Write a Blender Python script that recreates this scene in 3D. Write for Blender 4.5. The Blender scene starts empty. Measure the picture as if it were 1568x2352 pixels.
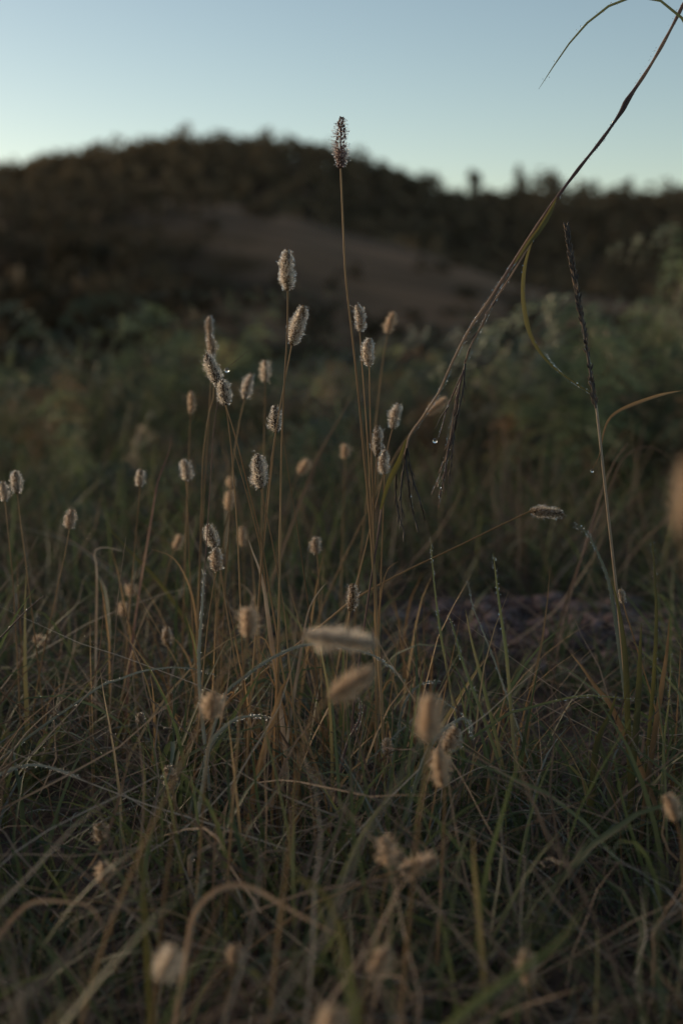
import bpy, math, random
import numpy as np

# ------------------------------------------------------------------ camera, sky, sun, exposure
scene = bpy.context.scene
COL = scene.collection
CAM_H, F_D, HORIZON = 0.50, 3267.0, 690.0          # F_D: focal length in units of a 1568 wide picture
PITCH = math.atan((1176.0 - HORIZON) / F_D)
cam = bpy.data.cameras.new('camera')
cam_ob = bpy.data.objects.new('camera', cam)
COL.objects.link(cam_ob)
cam.sensor_fit = 'VERTICAL'
cam.sensor_height = 36.0
cam.sensor_width = 24.0
cam.lens = 50.0
cam.clip_start, cam.clip_end = 0.02, 6000.0
cam_ob.location = (0, 0, CAM_H)
cam_ob.rotation_euler = (math.pi / 2 - PITCH, 0, 0)
cam.dof.use_dof = True
cam.dof.focus_distance = 1.31
cam.dof.aperture_fstop = 3.8
scene.camera = cam_ob

SUN_EL, SUN_AZ = math.radians(8.0), math.radians(-58.0)   # low, behind the hill to the left
world = bpy.data.worlds.new('World')
scene.world = world
world.use_nodes = True
wn = world.node_tree
bg = wn.nodes['Background']
sky = wn.nodes.new('ShaderNodeTexSky')
sky.sky_type = 'NISHITA'
sky.sun_disc = False
sky.sun_elevation = SUN_EL
sky.sun_rotation = SUN_AZ
sky.air_density, sky.dust_density, sky.ozone_density = 0.7, 0.5, 1.0
wb = wn.nodes.new('ShaderNodeMix')                 # white balance of the whole sky
wb.data_type = 'RGBA'
wb.blend_type = 'MULTIPLY'
wb.inputs['Factor'].default_value = 1.0
wb.inputs['B'].default_value = (1.14, 1.04, 0.89, 1)
wn.links.new(sky.outputs[0], wb.inputs['A'])
wn.links.new(wb.outputs['Result'], bg.inputs[0])
bg.inputs[1].default_value = 0.15

sun_d = bpy.data.lights.new('sun', 'SUN')
sun_d.energy = 2.5
sun_d.angle = math.radians(40)
sun_d.color = (1.0, 0.74, 0.48)
sun_o = bpy.data.objects.new('sun', sun_d)
COL.objects.link(sun_o)
sun_o.rotation_euler = (math.pi / 2 - SUN_EL, 0, -SUN_AZ + math.pi)

scene.view_settings.view_transform = 'Standard'
scene.view_settings.look = 'None'
scene.view_settings.exposure = 0.18
scene.view_settings.gamma = 1.0
scene.cycles.max_bounces = 10
scene.cycles.diffuse_bounces = 6
scene.cycles.glossy_bounces = 3
scene.cycles.transmission_bounces = 8
scene.cycles.transparent_max_bounces = 8
scene.cycles.caustics_reflective = False
scene.cycles.use_denoising = True

rng = np.random.default_rng(7)

# ------------------------------------------------------------------ helpers
RIGHT = np.array((1.0, 0, 0))
FWD = np.array((0, math.cos(PITCH), -math.sin(PITCH)))
UPV = np.array((0, math.sin(PITCH), math.cos(PITCH)))
EYE = np.array((0, 0, CAM_H))


def P(u, v, d):
    """World point seen at (u, v) of the 1568 x 2352 picture, d metres away."""
    return EYE + d * (FWD + (u - 784.0) / F_D * RIGHT + (1176.0 - v) / F_D * UPV)


def unit(a):
    return a / (np.linalg.norm(a, axis=-1, keepdims=True) + 1e-12)


def smooth(pts, n):
    """Catmull-Rom through pts, n samples spread by length."""
    p = np.asarray(pts, float)
    if len(p) == 2:
        t = np.linspace(0, 1, n)[:, None]
        return p[0] * (1 - t) + p[1] * t
    q = np.vstack([2 * p[0] - p[1], p, 2 * p[-1] - p[-2]])
    out = []
    for i in range(1, len(q) - 2):
        t = np.linspace(0, 1, 16, endpoint=False)[:, None]
        a, b, c, d = q[i - 1], q[i], q[i + 1], q[i + 2]
        out.append(0.5 * (2 * b + (c - a) * t + (2 * a - 5 * b + 4 * c - d) * t ** 2 + (3 * b - a - 3 * c + d) * t ** 3))
    out = np.vstack(out + [p[-1:]])
    s = np.r_[0, np.cumsum(np.linalg.norm(np.diff(out, axis=0), axis=1))]
    x = np.linspace(0, s[-1], n)
    return np.stack([np.interp(x, s, out[:, k]) for k in range(3)], 1)


class MB:
    """Collects shapes and links them as ONE mesh object."""

    def __init__(self):
        self.v, self.t, self.q, self.c, self.n = [], [], [], [], 0

    def add(self, v, tris=None, quads=None, tint=0.5):
        v = np.asarray(v, float).reshape(-1, 3)
        if tris is not None and len(tris):
            self.t.append(np.asarray(tris, int).reshape(-1, 3) + self.n)
        if quads is not None and len(quads):
            self.q.append(np.asarray(quads, int).reshape(-1, 4) + self.n)
        self.v.append(v)
        self.c.append(np.broadcast_to(np.asarray(tint, float).reshape(-1), (len(v),)) if np.size(tint) in (1, len(v)) else tint)
        self.n += len(v)

    def build(self, name, mat, parent=None, origin=None, smoothed=True):
        v = np.vstack(self.v)
        if origin is not None:
            v = v - np.asarray(origin, float)
        me = bpy.data.meshes.new(name)
        t = np.vstack(self.t) if self.t else np.zeros((0, 3), int)
        q = np.vstack(self.q) if self.q else np.zeros((0, 4), int)
        me.vertices.add(len(v))
        me.vertices.foreach_set('co', v.astype(np.float32).ravel())
        loops = np.r_[t.ravel(), q.ravel()].astype(np.int32)
        me.loops.add(len(loops))
        me.loops.foreach_set('vertex_index', loops)
        me.polygons.add(len(t) + len(q))
        start = np.r_[np.arange(len(t)) * 3, len(t) * 3 + np.arange(len(q)) * 4].astype(np.int32)
        me.polygons.foreach_set('loop_start', start)
        me.update(calc_edges=True)
        me.validate()
        me.polygons.foreach_set('use_smooth', np.full(len(me.polygons), smoothed))
        at = me.attributes.new('tint', 'FLOAT', 'POINT')
        at.data.foreach_set('value', np.concatenate(self.c).astype(np.float32))
        me.materials.append(mat)
        ob = bpy.data.objects.new(name, me)
        COL.objects.link(ob)
        if parent is not None:
            ob.parent = parent
        elif origin is not None:
            ob.location = origin
        return ob

    # ---- shapes
    def tube(self, pts, rad, sides=6, tint=0.5):
        p = np.asarray(pts, float)
        n = len(p)
        rad = np.broadcast_to(np.asarray(rad, float), (n,))
        T = unit(np.gradient(p, axis=0))
        ref = np.array((0.31, 0.87, 0.12)) if abs(T[0] @ np.array((0.31, 0.87, 0.12))) < 0.85 else np.array((1.0, 0, 0))
        U = unit(np.cross(T, ref))
        V = np.cross(T, U)
        a = np.arange(sides) * 2 * math.pi / sides
        ring = p[:, None] + rad[:, None, None] * (np.cos(a)[None, :, None] * U[:, None] + np.sin(a)[None, :, None] * V[:, None])
        i, j = np.meshgrid(np.arange(n - 1), np.arange(sides), indexing='ij')
        k = (j + 1) % sides
        quads = np.stack([i * sides + j, i * sides + k, (i + 1) * sides + k, (i + 1) * sides + j], -1)
        tt = np.repeat(np.broadcast_to(np.asarray(tint, float), (n,)), sides)
        self.add(ring, quads=quads, tint=tt)

    def ribbon(self, pts, wid, facing, fold=0.25, tint=0.5):
        """A leaf blade: three points across, folded along its midrib."""
        p = np.asarray(pts, float)
        n = len(p)
        T = unit(np.gradient(p, axis=0))
        S = unit(np.cross(T, facing))
        N = np.cross(S, T)
        w = np.broadcast_to(np.asarray(wid, float), (n,))[:, None] / 2
        v = np.stack([p - S * w, p - N * w * fold * 2, p + S * w], 1)
        i = np.arange(n - 1)[:, None] * 3
        quads = np.vstack([i + np.array([0, 1, 4, 3]), i + np.array([1, 2, 5, 4])])
        self.add(v, quads=quads, tint=np.repeat(np.broadcast_to(np.asarray(tint, float), (n,)), 3))

    def blobs(self, pos, rad, tint=0.5):
        """Small round drops."""
        pos = np.asarray(pos, float).reshape(-1, 3)
        rad = np.broadcast_to(np.asarray(rad, float), (len(pos),))
        v = pos[:, None] + BALL_V[None] * rad[:, None, None]
        f = (np.arange(len(pos)) * len(BALL_V))[:, None, None] + BALL_F[None]
        self.add(v, tris=f, tint=tint)


g = (1 + 5 ** 0.5) / 2
ICO_V = unit(np.array([(-1, g, 0), (1, g, 0), (-1, -g, 0), (1, -g, 0), (0, -1, g), (0, 1, g), (0, -1, -g), (0, 1, -g), (g, 0, -1), (g, 0, 1), (-g, 0, -1), (-g, 0, 1)], float))
ICO_F = np.array([(0, 11, 5), (0, 5, 1), (0, 1, 7), (0, 7, 10), (0, 10, 11), (1, 5, 9), (5, 11, 4), (11, 10, 2), (10, 7, 6), (7, 1, 8), (3, 9, 4), (3, 4, 2), (3, 2, 6), (3, 6, 8), (3, 8, 9), (4, 9, 5), (2, 4, 11), (6, 2, 10), (8, 6, 7), (9, 8, 1)])

_mid, _bv, BALL_F = {}, list(ICO_V), []
for _f in ICO_F:
    _m = []
    for _a, _b in ((_f[0], _f[1]), (_f[1], _f[2]), (_f[2], _f[0])):
        _k = (min(_a, _b), max(_a, _b))
        if _k not in _mid:
            _mid[_k] = len(_bv)
            _bv.append(unit(ICO_V[_a] + ICO_V[_b]))
        _m.append(_mid[_k])
    BALL_F += [(_f[0], _m[0], _m[2]), (_f[1], _m[1], _m[0]), (_f[2], _m[2], _m[1]), tuple(_m)]
BALL_V, BALL_F = np.array(_bv), np.array(BALL_F)


def tag(o, label=None, cat=None, group=None, kind=None):
    for k, val in (('label', label), ('category', cat), ('group', group), ('kind', kind)):
        if val:
            o[k] = val
    return o


def empty(name, loc):
    o = bpy.data.objects.new(name, None)
    o.empty_display_size = 0.02
    COL.objects.link(o)
    o.location = loc
    return o


def value_noise(x, y, seed=0, octaves=4):
    r = np.random.default_rng(seed)
    out, amp = np.zeros_like(x, dtype=float), 1.0
    for o in range(octaves):
        for _ in range(3):
            a = r.uniform(0, 2 * math.pi)
            f = (2.0 ** o) * r.uniform(0.7, 1.3)
            out += amp / 3 * np.sin((x * math.cos(a) + y * math.sin(a)) * f + r.uniform(0, 6.28))
        amp *= 0.55
    return out


# ------------------------------------------------------------------ materials
def mat_leaf(name, stops, trans=0.3, rough=0.55, spec=0.3, noise=0.0, scale=60.0, gain=1.0):
    m = bpy.data.materials.new(name)
    m.use_nodes = True
    nt = m.node_tree
    nt.nodes.clear()
    out = nt.nodes.new('ShaderNodeOutputMaterial')
    at = nt.nodes.new('ShaderNodeAttribute')
    at.attribute_name = 'tint'
    fac = at.outputs['Fac']
    if noise:
        tc = nt.nodes.new('ShaderNodeTexCoord')
        nz = nt.nodes.new('ShaderNodeTexNoise')
        nz.inputs['Scale'].default_value = scale
        nz.inputs['Detail'].default_value = 3
        nt.links.new(tc.outputs['Object'], nz.inputs['Vector'])
        sub = nt.nodes.new('ShaderNodeMath')
        sub.operation = 'SUBTRACT'
        sub.inputs[1].default_value = 0.5
        nt.links.new(nz.outputs[0], sub.inputs[0])
        mad = nt.nodes.new('ShaderNodeMath')
        mad.operation = 'MULTIPLY_ADD'
        mad.inputs[1].default_value = noise
        nt.links.new(sub.outputs[0], mad.inputs[0])
        nt.links.new(fac, mad.inputs[2])
        fac = mad.outputs[0]
    ramp = nt.nodes.new('ShaderNodeValToRGB')
    el = ramp.color_ramp.elements
    while len(el) < len(stops):
        el.new(0.5)
    for e, (pos, c) in zip(el, stops):
        e.position = pos
        e.color = (*c, 1)
    nt.links.new(fac, ramp.inputs[0])
    pr = nt.nodes.new('ShaderNodeBsdfPrincipled')
    pr.inputs['Roughness'].default_value = rough
    pr.inputs['Specular IOR Level'].default_value = spec
    nt.links.new(ramp.outputs[0], pr.inputs['Base Color'])
    if trans:
        tr = nt.nodes.new('ShaderNodeBsdfTranslucent')
        gn = nt.nodes.new('ShaderNodeMix')
        gn.data_type = 'RGBA'
        gn.blend_type = 'MULTIPLY'
        gn.inputs['Factor'].default_value = 1.0
        gn.inputs['B'].default_value = (gain, gain, gain, 1)
        nt.links.new(ramp.outputs[0], gn.inputs['A'])
        nt.links.new(gn.outputs['Result'], tr.inputs['Color'])
        mx = nt.nodes.new('ShaderNodeMixShader')
        mx.inputs[0].default_value = trans
        nt.links.new(pr.outputs[0], mx.inputs[1])
        nt.links.new(tr.outputs[0], mx.inputs[2])
        nt.links.new(mx.outputs[0], out.inputs[0])
    else:
        nt.links.new(pr.outputs[0], out.inputs[0])
    return m


def mat_water(name):
    m = bpy.data.materials.new(name)
    m.use_nodes = True
    pr = m.node_tree.nodes['Principled BSDF']
    pr.inputs['Base Color'].default_value = (0.98, 0.99, 1, 1)
    pr.inputs['Roughness'].default_value = 0.02
    pr.inputs['IOR'].default_value = 1.33
    pr.inputs['Transmission Weight'].default_value = 1.0
    return m


DEW = mat_water('dew_water')
M_GREEN = mat_leaf('green_blades', [(0.0, (0.052, 0.072, 0.036)), (0.45, (0.088, 0.112, 0.048)), (0.75, (0.145, 0.150, 0.064)), (1.0, (0.24, 0.175, 0.09))], 0.5, 0.42, 0.5, gain=1.3)
M_TEAL = mat_leaf('dew_silvered_blades', [(0.0, (0.085, 0.100, 0.076)), (1.0, (0.27, 0.275, 0.23))], 0.35, 0.45, 0.4)
M_STRAW = mat_leaf('straw', [(0.0, (0.085, 0.056, 0.042)), (0.4, (0.20, 0.135, 0.092)), (0.75, (0.38, 0.275, 0.19)), (1.0, (0.56, 0.46, 0.36))], 0.3, 0.6, 0.25, 0.3, 90)
M_ORANGE = mat_leaf('golden_stem', [(0.0, (0.165, 0.098, 0.048)), (0.5, (0.34, 0.205, 0.098)), (1.0, (0.52, 0.345, 0.18))], 0.35, 0.5, 0.3, 0.35, 70)
M_PURPLE = mat_leaf('purple_stem', [(0.0, (0.075, 0.045, 0.042)), (0.5, (0.19, 0.105, 0.085)), (1.0, (0.52, 0.33, 0.20))], 0.25, 0.5, 0.35, 0.4, 120)
M_OLIVE = mat_leaf('olive_leaf', [(0.0, (0.055, 0.055, 0.022)), (0.5, (0.13, 0.115, 0.030)), (1.0, (0.24, 0.19, 0.07))], 0.45, 0.45, 0.4, 0.2, 50)
M_DARKSEED = mat_leaf('dark_seed', [(0.0, (0.035, 0.026, 0.022)), (0.7, (0.09, 0.06, 0.045)), (1.0, (0.22, 0.14, 0.09))], 0.05, 0.5, 0.4)
M_SPIKE = {'brown': mat_leaf('brown_spikelets', [(0, (0.13, 0.070, 0.034)), (1, (0.40, 0.25, 0.13))], 0.4, 0.6, 0.2),
           'dark': mat_leaf('dark_spikelets', [(0, (0.050, 0.030, 0.022)), (1, (0.17, 0.10, 0.055))], 0.2, 0.6, 0.2),
           'tan': mat_leaf('tan_spikelets', [(0, (0.36, 0.25, 0.165)), (1, (0.62, 0.47, 0.34))], 0.5, 0.6, 0.2),
           'wine': mat_leaf('wine_spikelets', [(0, (0.10, 0.040, 0.042)), (1, (0.24, 0.13, 0.10))], 0.3, 0.6, 0.2)}
M_HAIR = {'pale': mat_leaf('pale_bristles', [(0, (0.80, 0.67, 0.53)), (1, (0.96, 0.88, 0.77))], 0.75, 0.45, 0.4),
          'tan': mat_leaf('tan_bristles', [(0, (0.60, 0.44, 0.30)), (1, (0.88, 0.73, 0.57))], 0.7, 0.5, 0.3),
          'wine': mat_leaf('wine_bristles', [(0, (0.42, 0.28, 0.26)), (1, (0.74, 0.63, 0.56))], 0.62, 0.45, 0.4)}
M_FERN = mat_leaf('fern', [(0.0, (0.058, 0.080, 0.058)), (0.4, (0.092, 0.120, 0.070)), (0.8, (0.20, 0.235, 0.12)), (1.0, (0.21, 0.135, 0.078))], 0.55, 0.45, 0.45, gain=1.5)
M_FERN_STALK = mat_leaf('fern_stalk', [(0, (0.10, 0.062, 0.04)), (1, (0.18, 0.11, 0.07))], 0.0, 0.6, 0.2)
M_CROWN = mat_leaf('far_foliage', [(0, (0.125, 0.100, 0.064)), (0.7, (0.17, 0.130, 0.080)), (1, (0.22, 0.155, 0.09))], 0.3, 0.7, 0.1)
M_SCRUB = mat_leaf('dark_scrub', [(0, (0.070, 0.058, 0.038)), (0.7, (0.095, 0.075, 0.046)), (1, (0.15, 0.10, 0.06))], 0.2, 0.7, 0.1)
M_BARK = mat_leaf('bark', [(0, (0.06, 0.05, 0.042)), (1, (0.32, 0.31, 0.30))], 0.0, 0.8, 0.1, 0.3, 2)


def mat_ground():
    m = bpy.data.materials.new('earth')
    m.use_nodes = True
    nt = m.node_tree
    pr = nt.nodes['Principled BSDF']
    pr.inputs['Roughness'].default_value = 0.95
    pr.inputs['Specular IOR Level'].default_value = 0.1
    tc = nt.nodes.new('ShaderNodeTexCoord')
    geo = nt.nodes.new('ShaderNodeSeparateXYZ')
    nt.links.new(tc.outputs['Object'], geo.inputs[0])

    def noise(scale, detail=5):
        n = nt.nodes.new('ShaderNodeTexNoise')
        n.inputs['Scale'].default_value = scale
        n.inputs['Detail'].default_value = detail
        nt.links.new(tc.outputs['Object'], n.inputs['Vector'])
        return n.outputs[0]

    def ramp(f, stops):
        r = nt.nodes.new('ShaderNodeValToRGB')
        el = r.color_ramp.elements
        while len(el) < len(stops):
            el.new(0.5)
        for e, (p, c) in zip(el, stops):
            e.position = p
            e.color = (*c, 1)
        nt.links.new(f, r.inputs[0])
        return r.outputs[0]
    near = ramp(noise(14), [(0.3, (0.070, 0.048, 0.040)), (0.6, (0.13, 0.088, 0.074)), (0.8, (0.20, 0.14, 0.125))])
    mp = nt.nodes.new('ShaderNodeMapping')
    mp.inputs['Rotation'].default_value = (0, 0, 0.45)
    mp.inputs['Scale'].default_value = (0.35, 1.3, 1.0)
    nt.links.new(tc.outputs['Object'], mp.inputs['Vector'])
    band = nt.nodes.new('ShaderNodeTexNoise')
    band.inputs['Scale'].default_value = 0.11
    band.inputs['Detail'].default_value = 8
    nt.links.new(mp.outputs[0], band.inputs['Vector'])
    far = ramp(band.outputs[0], [(0.40, (0.070, 0.047, 0.029)), (0.5, (0.140, 0.086, 0.050)), (0.60, (0.225, 0.132, 0.076))])
    mr = nt.nodes.new('ShaderNodeMapRange')
    mr.inputs[1].default_value = 8
    mr.inputs[2].default_value = 30
    nt.links.new(geo.outputs['Y'], mr.inputs[0])
    mix = nt.nodes.new('ShaderNodeMix')
    mix.data_type = 'RGBA'
    nt.links.new(mr.outputs[0], mix.inputs['Factor'])
    nt.links.new(near, mix.inputs['A'])
    nt.links.new(far, mix.inputs['B'])
    nt.links.new(mix.outputs['Result'], pr.inputs['Base Color'])
    bump = nt.nodes.new('ShaderNodeBump')
    bump.inputs['Strength'].default_value = 0.8
    bump.inputs['Distance'].default_value = 0.012
    nt.links.new(noise(120, 6), bump.inputs['Height'])
    nt.links.new(bump.outputs[0], pr.inputs['Normal'])
    return m


M_EARTH = mat_ground()
M_CLOD = mat_leaf('clod_earth', [(0, (0.10, 0.07, 0.066)), (1, (0.25, 0.175, 0.165))], 0, 0.95, 0.1, 0.6, 120)

# ------------------------------------------------------------------ terrain
HX = np.array([-260, -120, -60, -52, -47, -41, -35, -29, -20, -14, -9, -4, 5, 13, 17.5, 24, 33, 40, 46, 52, 58, 75, 130, 260], float)
HV = np.array([470, 430, 392, 374, 356, 340, 330, 322, 324, 326, 330, 342, 380, 412, 440, 440, 434, 432, 436, 442, 436, 425, 450, 500], float)
SX = np.array([-200, -60, -32, -20, -14, -9, -3.4, 0.6, 6.6, 10.6, 14.6, 22, 40, 200], float)
SV = np.array([500, 470, 466, 468, 466, 480, 512, 545, 582, 612, 650, 680, 700, 700], float)
SPUR_Y, HILL_Y = 130.0, 250.0


def sstep(a, b, x):
    t = np.clip((x - a) / (b - a), 0, 1)
    return t * t * (3 - 2 * t)


def ground_z(x, y):
    x, y = np.asarray(x, float), np.asarray(y, float)
    near = 0.016 * value_noise(x * 3, y * 3, 3) - 0.012
    valley = -7.0 * sstep(4.5, 46, y)
    spur_top = CAM_H + (HORIZON - np.interp(x, SX, SV)) / F_D * SPUR_Y
    hill_top = CAM_H + (HORIZON - np.interp(x, HX, HV)) / F_D * HILL_Y - 4.2
    bump = 0.5 * value_noise(x * 0.09, y * 0.09, 11, 3)
    spur = (spur_top + 7.0) * sstep(46, SPUR_Y, y) * (1 - 0.45 * sstep(SPUR_Y, 175, y))
    back = sstep(150, HILL_Y, y)
    far = -7.0 + spur
    h = np.where(y < 46, valley, far)
    h = h * (1 - back) + hill_top * back
    h = h * (1 - sstep(HILL_Y + 10, 420, y)) + (-5.0) * sstep(HILL_Y + 10, 420, y)
    h = h + bump * sstep(20, 60, y)
    soil = np.exp(-(((x - 0.36) / 0.36) ** 2 + ((y - 2.12) / 0.26) ** 2) * 1.2)
    return h + near * (1 - sstep(10, 30, y)) + 0.022 * soil * (1 + value_noise(x * 16, y * 16, 5, 3))


def axis(lo, hi, n, k):
    t = np.linspace(math.asinh(lo * k), math.asinh(hi * k), n)
    return np.sinh(t) / k


gx, gy = axis(-1500, 1500, 330, 0.8), axis(-300, 3000, 420, 0.35)
X, Y = np.meshgrid(gx, gy)
mb = MB()
n1, n2 = len(gy), len(gx)
i, j = np.meshgrid(np.arange(n1 - 1), np.arange(n2 - 1), indexing='ij')
mb.add(np.stack([X, Y, ground_z(X, Y)], -1), quads=np.stack([i * n2 + j, i * n2 + j + 1, (i + 1) * n2 + j + 1, (i + 1) * n2 + j], -1))
tag(mb.build('ground', M_EARTH), kind='structure')


# ------------------------------------------------------------------ far trees
def crown_geom(mb, c, rx, rz, n, size, r):
    """Leaf clumps spread through a lobed crown."""
    lobes = r.normal(0, 0.45, (6, 3)) * (rx, rx, rz)
    k = r.integers(0, 6, n)
    d = unit(r.normal(0, 1, (n, 3)))
    p = c + lobes[k] + d * (r.uniform(0.3, 1, (n, 1)) ** 0.5) * np.array((rx, rx, rz)) * 0.55
    a = unit(r.normal(0, 1, (n, 3)))
    b = unit(np.cross(a, r.normal(0, 1, (n, 3))))
    s = size * r.uniform(0.5, 1.2, (n, 1))
    v = np.stack([p - a * s, p - b * s * 0.6, p + a * s, p + b * s * 0.6], 1)
    mb.add(v, quads=(np.arange(n) * 4)[:, None] + np.arange(4), tint=np.repeat(r.uniform(0, 1, n), 4))


def trunk_geom(mb, base, top, rad, r, tint=0.1, limbs=4):
    p = smooth([base, base * 0.6 + top * 0.4 + r.normal(0, rad * 1.2, 3) * (1, 1, 0), top], 7)
    mb.tube(p, np.linspace(rad, rad * 0.35, 7), 6, tint)
    L = np.linalg.norm(top - base)
    for _ in range(limbs):
        s = p[r.integers(3, 6)]
        e = s + np.array((*r.normal(0, 0.22, 2), r.uniform(0.1, 0.3))) * L
        mb.tube(smooth([s, (s + e) / 2 + (0, 0, 0.03 * L), e], 4), np.linspace(rad * 0.4, rad * 0.12, 4), 4, tint)


fr = np.random.default_rng(21)
mbc, mbt = MB(), MB()
cells = [(x, y) for x in np.arange(-95, 96, 2.6) for y in np.arange(148, 262, 4.2)]
for x, y in cells:
    x, y = x + fr.uniform(-1.7, 1.7), y + fr.uniform(-2.2, 2.2)
    if y < 158 and fr.random() < 0.5:
        continue
    H = fr.uniform(3.1, 4.0)
    z = float(ground_z(x, y))
    crown_geom(mbc, np.array((x, y, z + H * 0.55)), H * 0.46, H * 0.46, 60, 0.55, fr)
    mbt.tube(np.array([(x, y, z - 0.3), (x, y, z + H * 0.6)]), (0.14, 0.07), 4, 0.1)
wood = mbc.build('hill_wood', M_CROWN, smoothed=False)
tag(wood, 'dark wood covering the far hill below the skyline', 'wood', kind='stuff')
tag(mbt.build('trunks', M_BARK, wood), kind='stuff')


mbc = MB()
for _ in range(1500):
    y = fr.uniform(52, 135)
    x = fr.normal(-4, 24)
    z = float(ground_z(x, y))
    v = HORIZON - (z - CAM_H) / y * F_D
    bare = 1.0 if x < -16 else np.interp(v, [480, 600, 700, 760], [0.0, 0.0, 0.25, 0.8]) if x > -9 else 0.35
    if fr.random() > bare:
        continue
    h = fr.uniform(0.4, 1.3) * (1.7 if x < -12 else 1.0)
    crown_geom(mbc, np.array((x, y, z + h * 0.4)), h * 0.8, h * 0.5, 30, 0.30, fr)
tag(mbc.build('hillside_scrub', M_SCRUB, smoothed=False), 'patchy low scrub and tussocks on the brown spur', 'scrub', kind='stuff')


def far_tree(u, v_top, dist, width, label, tall=None, trunk_tint=0.1, n=240, thin=1.0, lean=0.0):
    x = (u - 784) / F_D * dist
    z0 = float(ground_z(x, dist))
    top = P(u, v_top, dist)[2]
    H = max(top - z0, 2.0)
    b = np.array((x, dist, z0 - 0.2))
    t = empty('tree', b)
    r = np.random.default_rng(int(abs(u) * 7 + dist))
    m = MB()
    c = np.array((x + lean, dist, z0 + H * 0.68))
    trunk_geom(m, b, np.array((x + lean, dist, z0 + H * 0.85)), 0.035 * H ** 0.9, r, trunk_tint)
    m.build('trunk', M_BARK, t, b)
    m = MB()
    crown_geom(m, c, width * 0.62, H * 0.33 * thin, n, 0.08 * H if n < 500 else 0.05 * H, r)
    m.build('crown', M_CROWN if n < 500 else M_SCRUB, t, b, False)
    tag(t, label, 'tree', 'trees standing out on the far hill', 'thing')
    return t


for u, v, d, w, lab in [
        (150, 367, 246, 4.8, 'low rounded tree on the left slope of the wooded skyline'),
        (250, 346, 247, 5.1, 'dark rounded tree left of the hilltop, lower than the summit trees'),
        (372, 327, 249, 5.4, 'broad dark tree where the skyline levels out at the left of the summit'),
        (440, 313, 250, 4.8, 'tallest rounded tree at the top of the dark hill'),
        (512, 316, 250, 4.2, 'rounded summit tree second from the right end of the hilltop'),
        (628, 318, 250, 6.0, 'broad dark tree at the right end of the flat hilltop'),
        (702, 341, 249, 3.0, 'small tree on the skyline just left of the tallest foxtail head'),
        (868, 383, 248, 4.2, 'dark tree on the skyline just right of the tallest foxtail head'),
        (968, 405, 247, 4.5, 'tree at the foot of the hill where the skyline dips lowest'),
        (1080, 402, 249, 1.9, 'slender dark tree sticking up alone right of the skyline dip'),
        (1187, 396, 249, 2.2, 'slender tree, taller than its neighbours, left of the broad reddish tree'),
        (1258, 404, 238, 7.0, 'broad reddish brown tree below the leaning stalk on the skyline'),
        (1330, 414, 249, 2.0, 'thin tree just right of the leaning stalk on the skyline'),
        (1420, 412, 250, 1.3, 'faint thin tree on the low skyline near the right edge'),
        (1545, 424, 244, 5.5, 'broad dark tree on the skyline at the right edge')]:
    far_tree(u, v, d, w, lab)
for u, v, d, w, tint, lab in [
        (40, 520, 88, 7, 0.1, 'dark bushy tree on the near slope at the left edge'),
        (205, 520, 80, 5, 0.95, 'tree with a pale grey trunk on the dark left slope'),
        (330, 560, 92, 5, 0.1, 'dark tree right of the pale trunk on the left slope'),
        (120, 590, 70, 5, 0.1, 'low dark tree left of the pale trunk above the ferns'),
        (470, 600, 96, 5, 0.1, 'dark tree at the left foot of the brown grassy spur'),
        (-60, 500, 84, 7, 0.1, 'dark tree half out of the picture on the left slope'),
        (110, 500, 100, 6, 0.1, 'dark rounded tree behind the pale trunk on the left slope'),
        (265, 520, 86, 5, 0.1, 'dark tree just right of the pale trunk on the left slope'),
        (400, 560, 76, 5, 0.1, 'dark tree in front of the spur above the left fern bank'),
        (230, 610, 64, 4.5, 0.1, 'lowest dark bush above the left fern bank'),
        (20, 620, 60, 5, 0.1, 'low dark bush at the left edge above the ferns'),
        (540, 650, 90, 4, 0.1, 'low dark bush below the brown spur, left of the silvery heads'),
        (375, 430, 140, 3.5, 0.1, 'olive tree standing on the crest of the brown spur'),
        (600, 590, 110, 2.6, 0.1, 'small dark bush half way down the brown spur')]:
    far_tree(u, v, d, w, lab, trunk_tint=tint, n=900)

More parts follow.
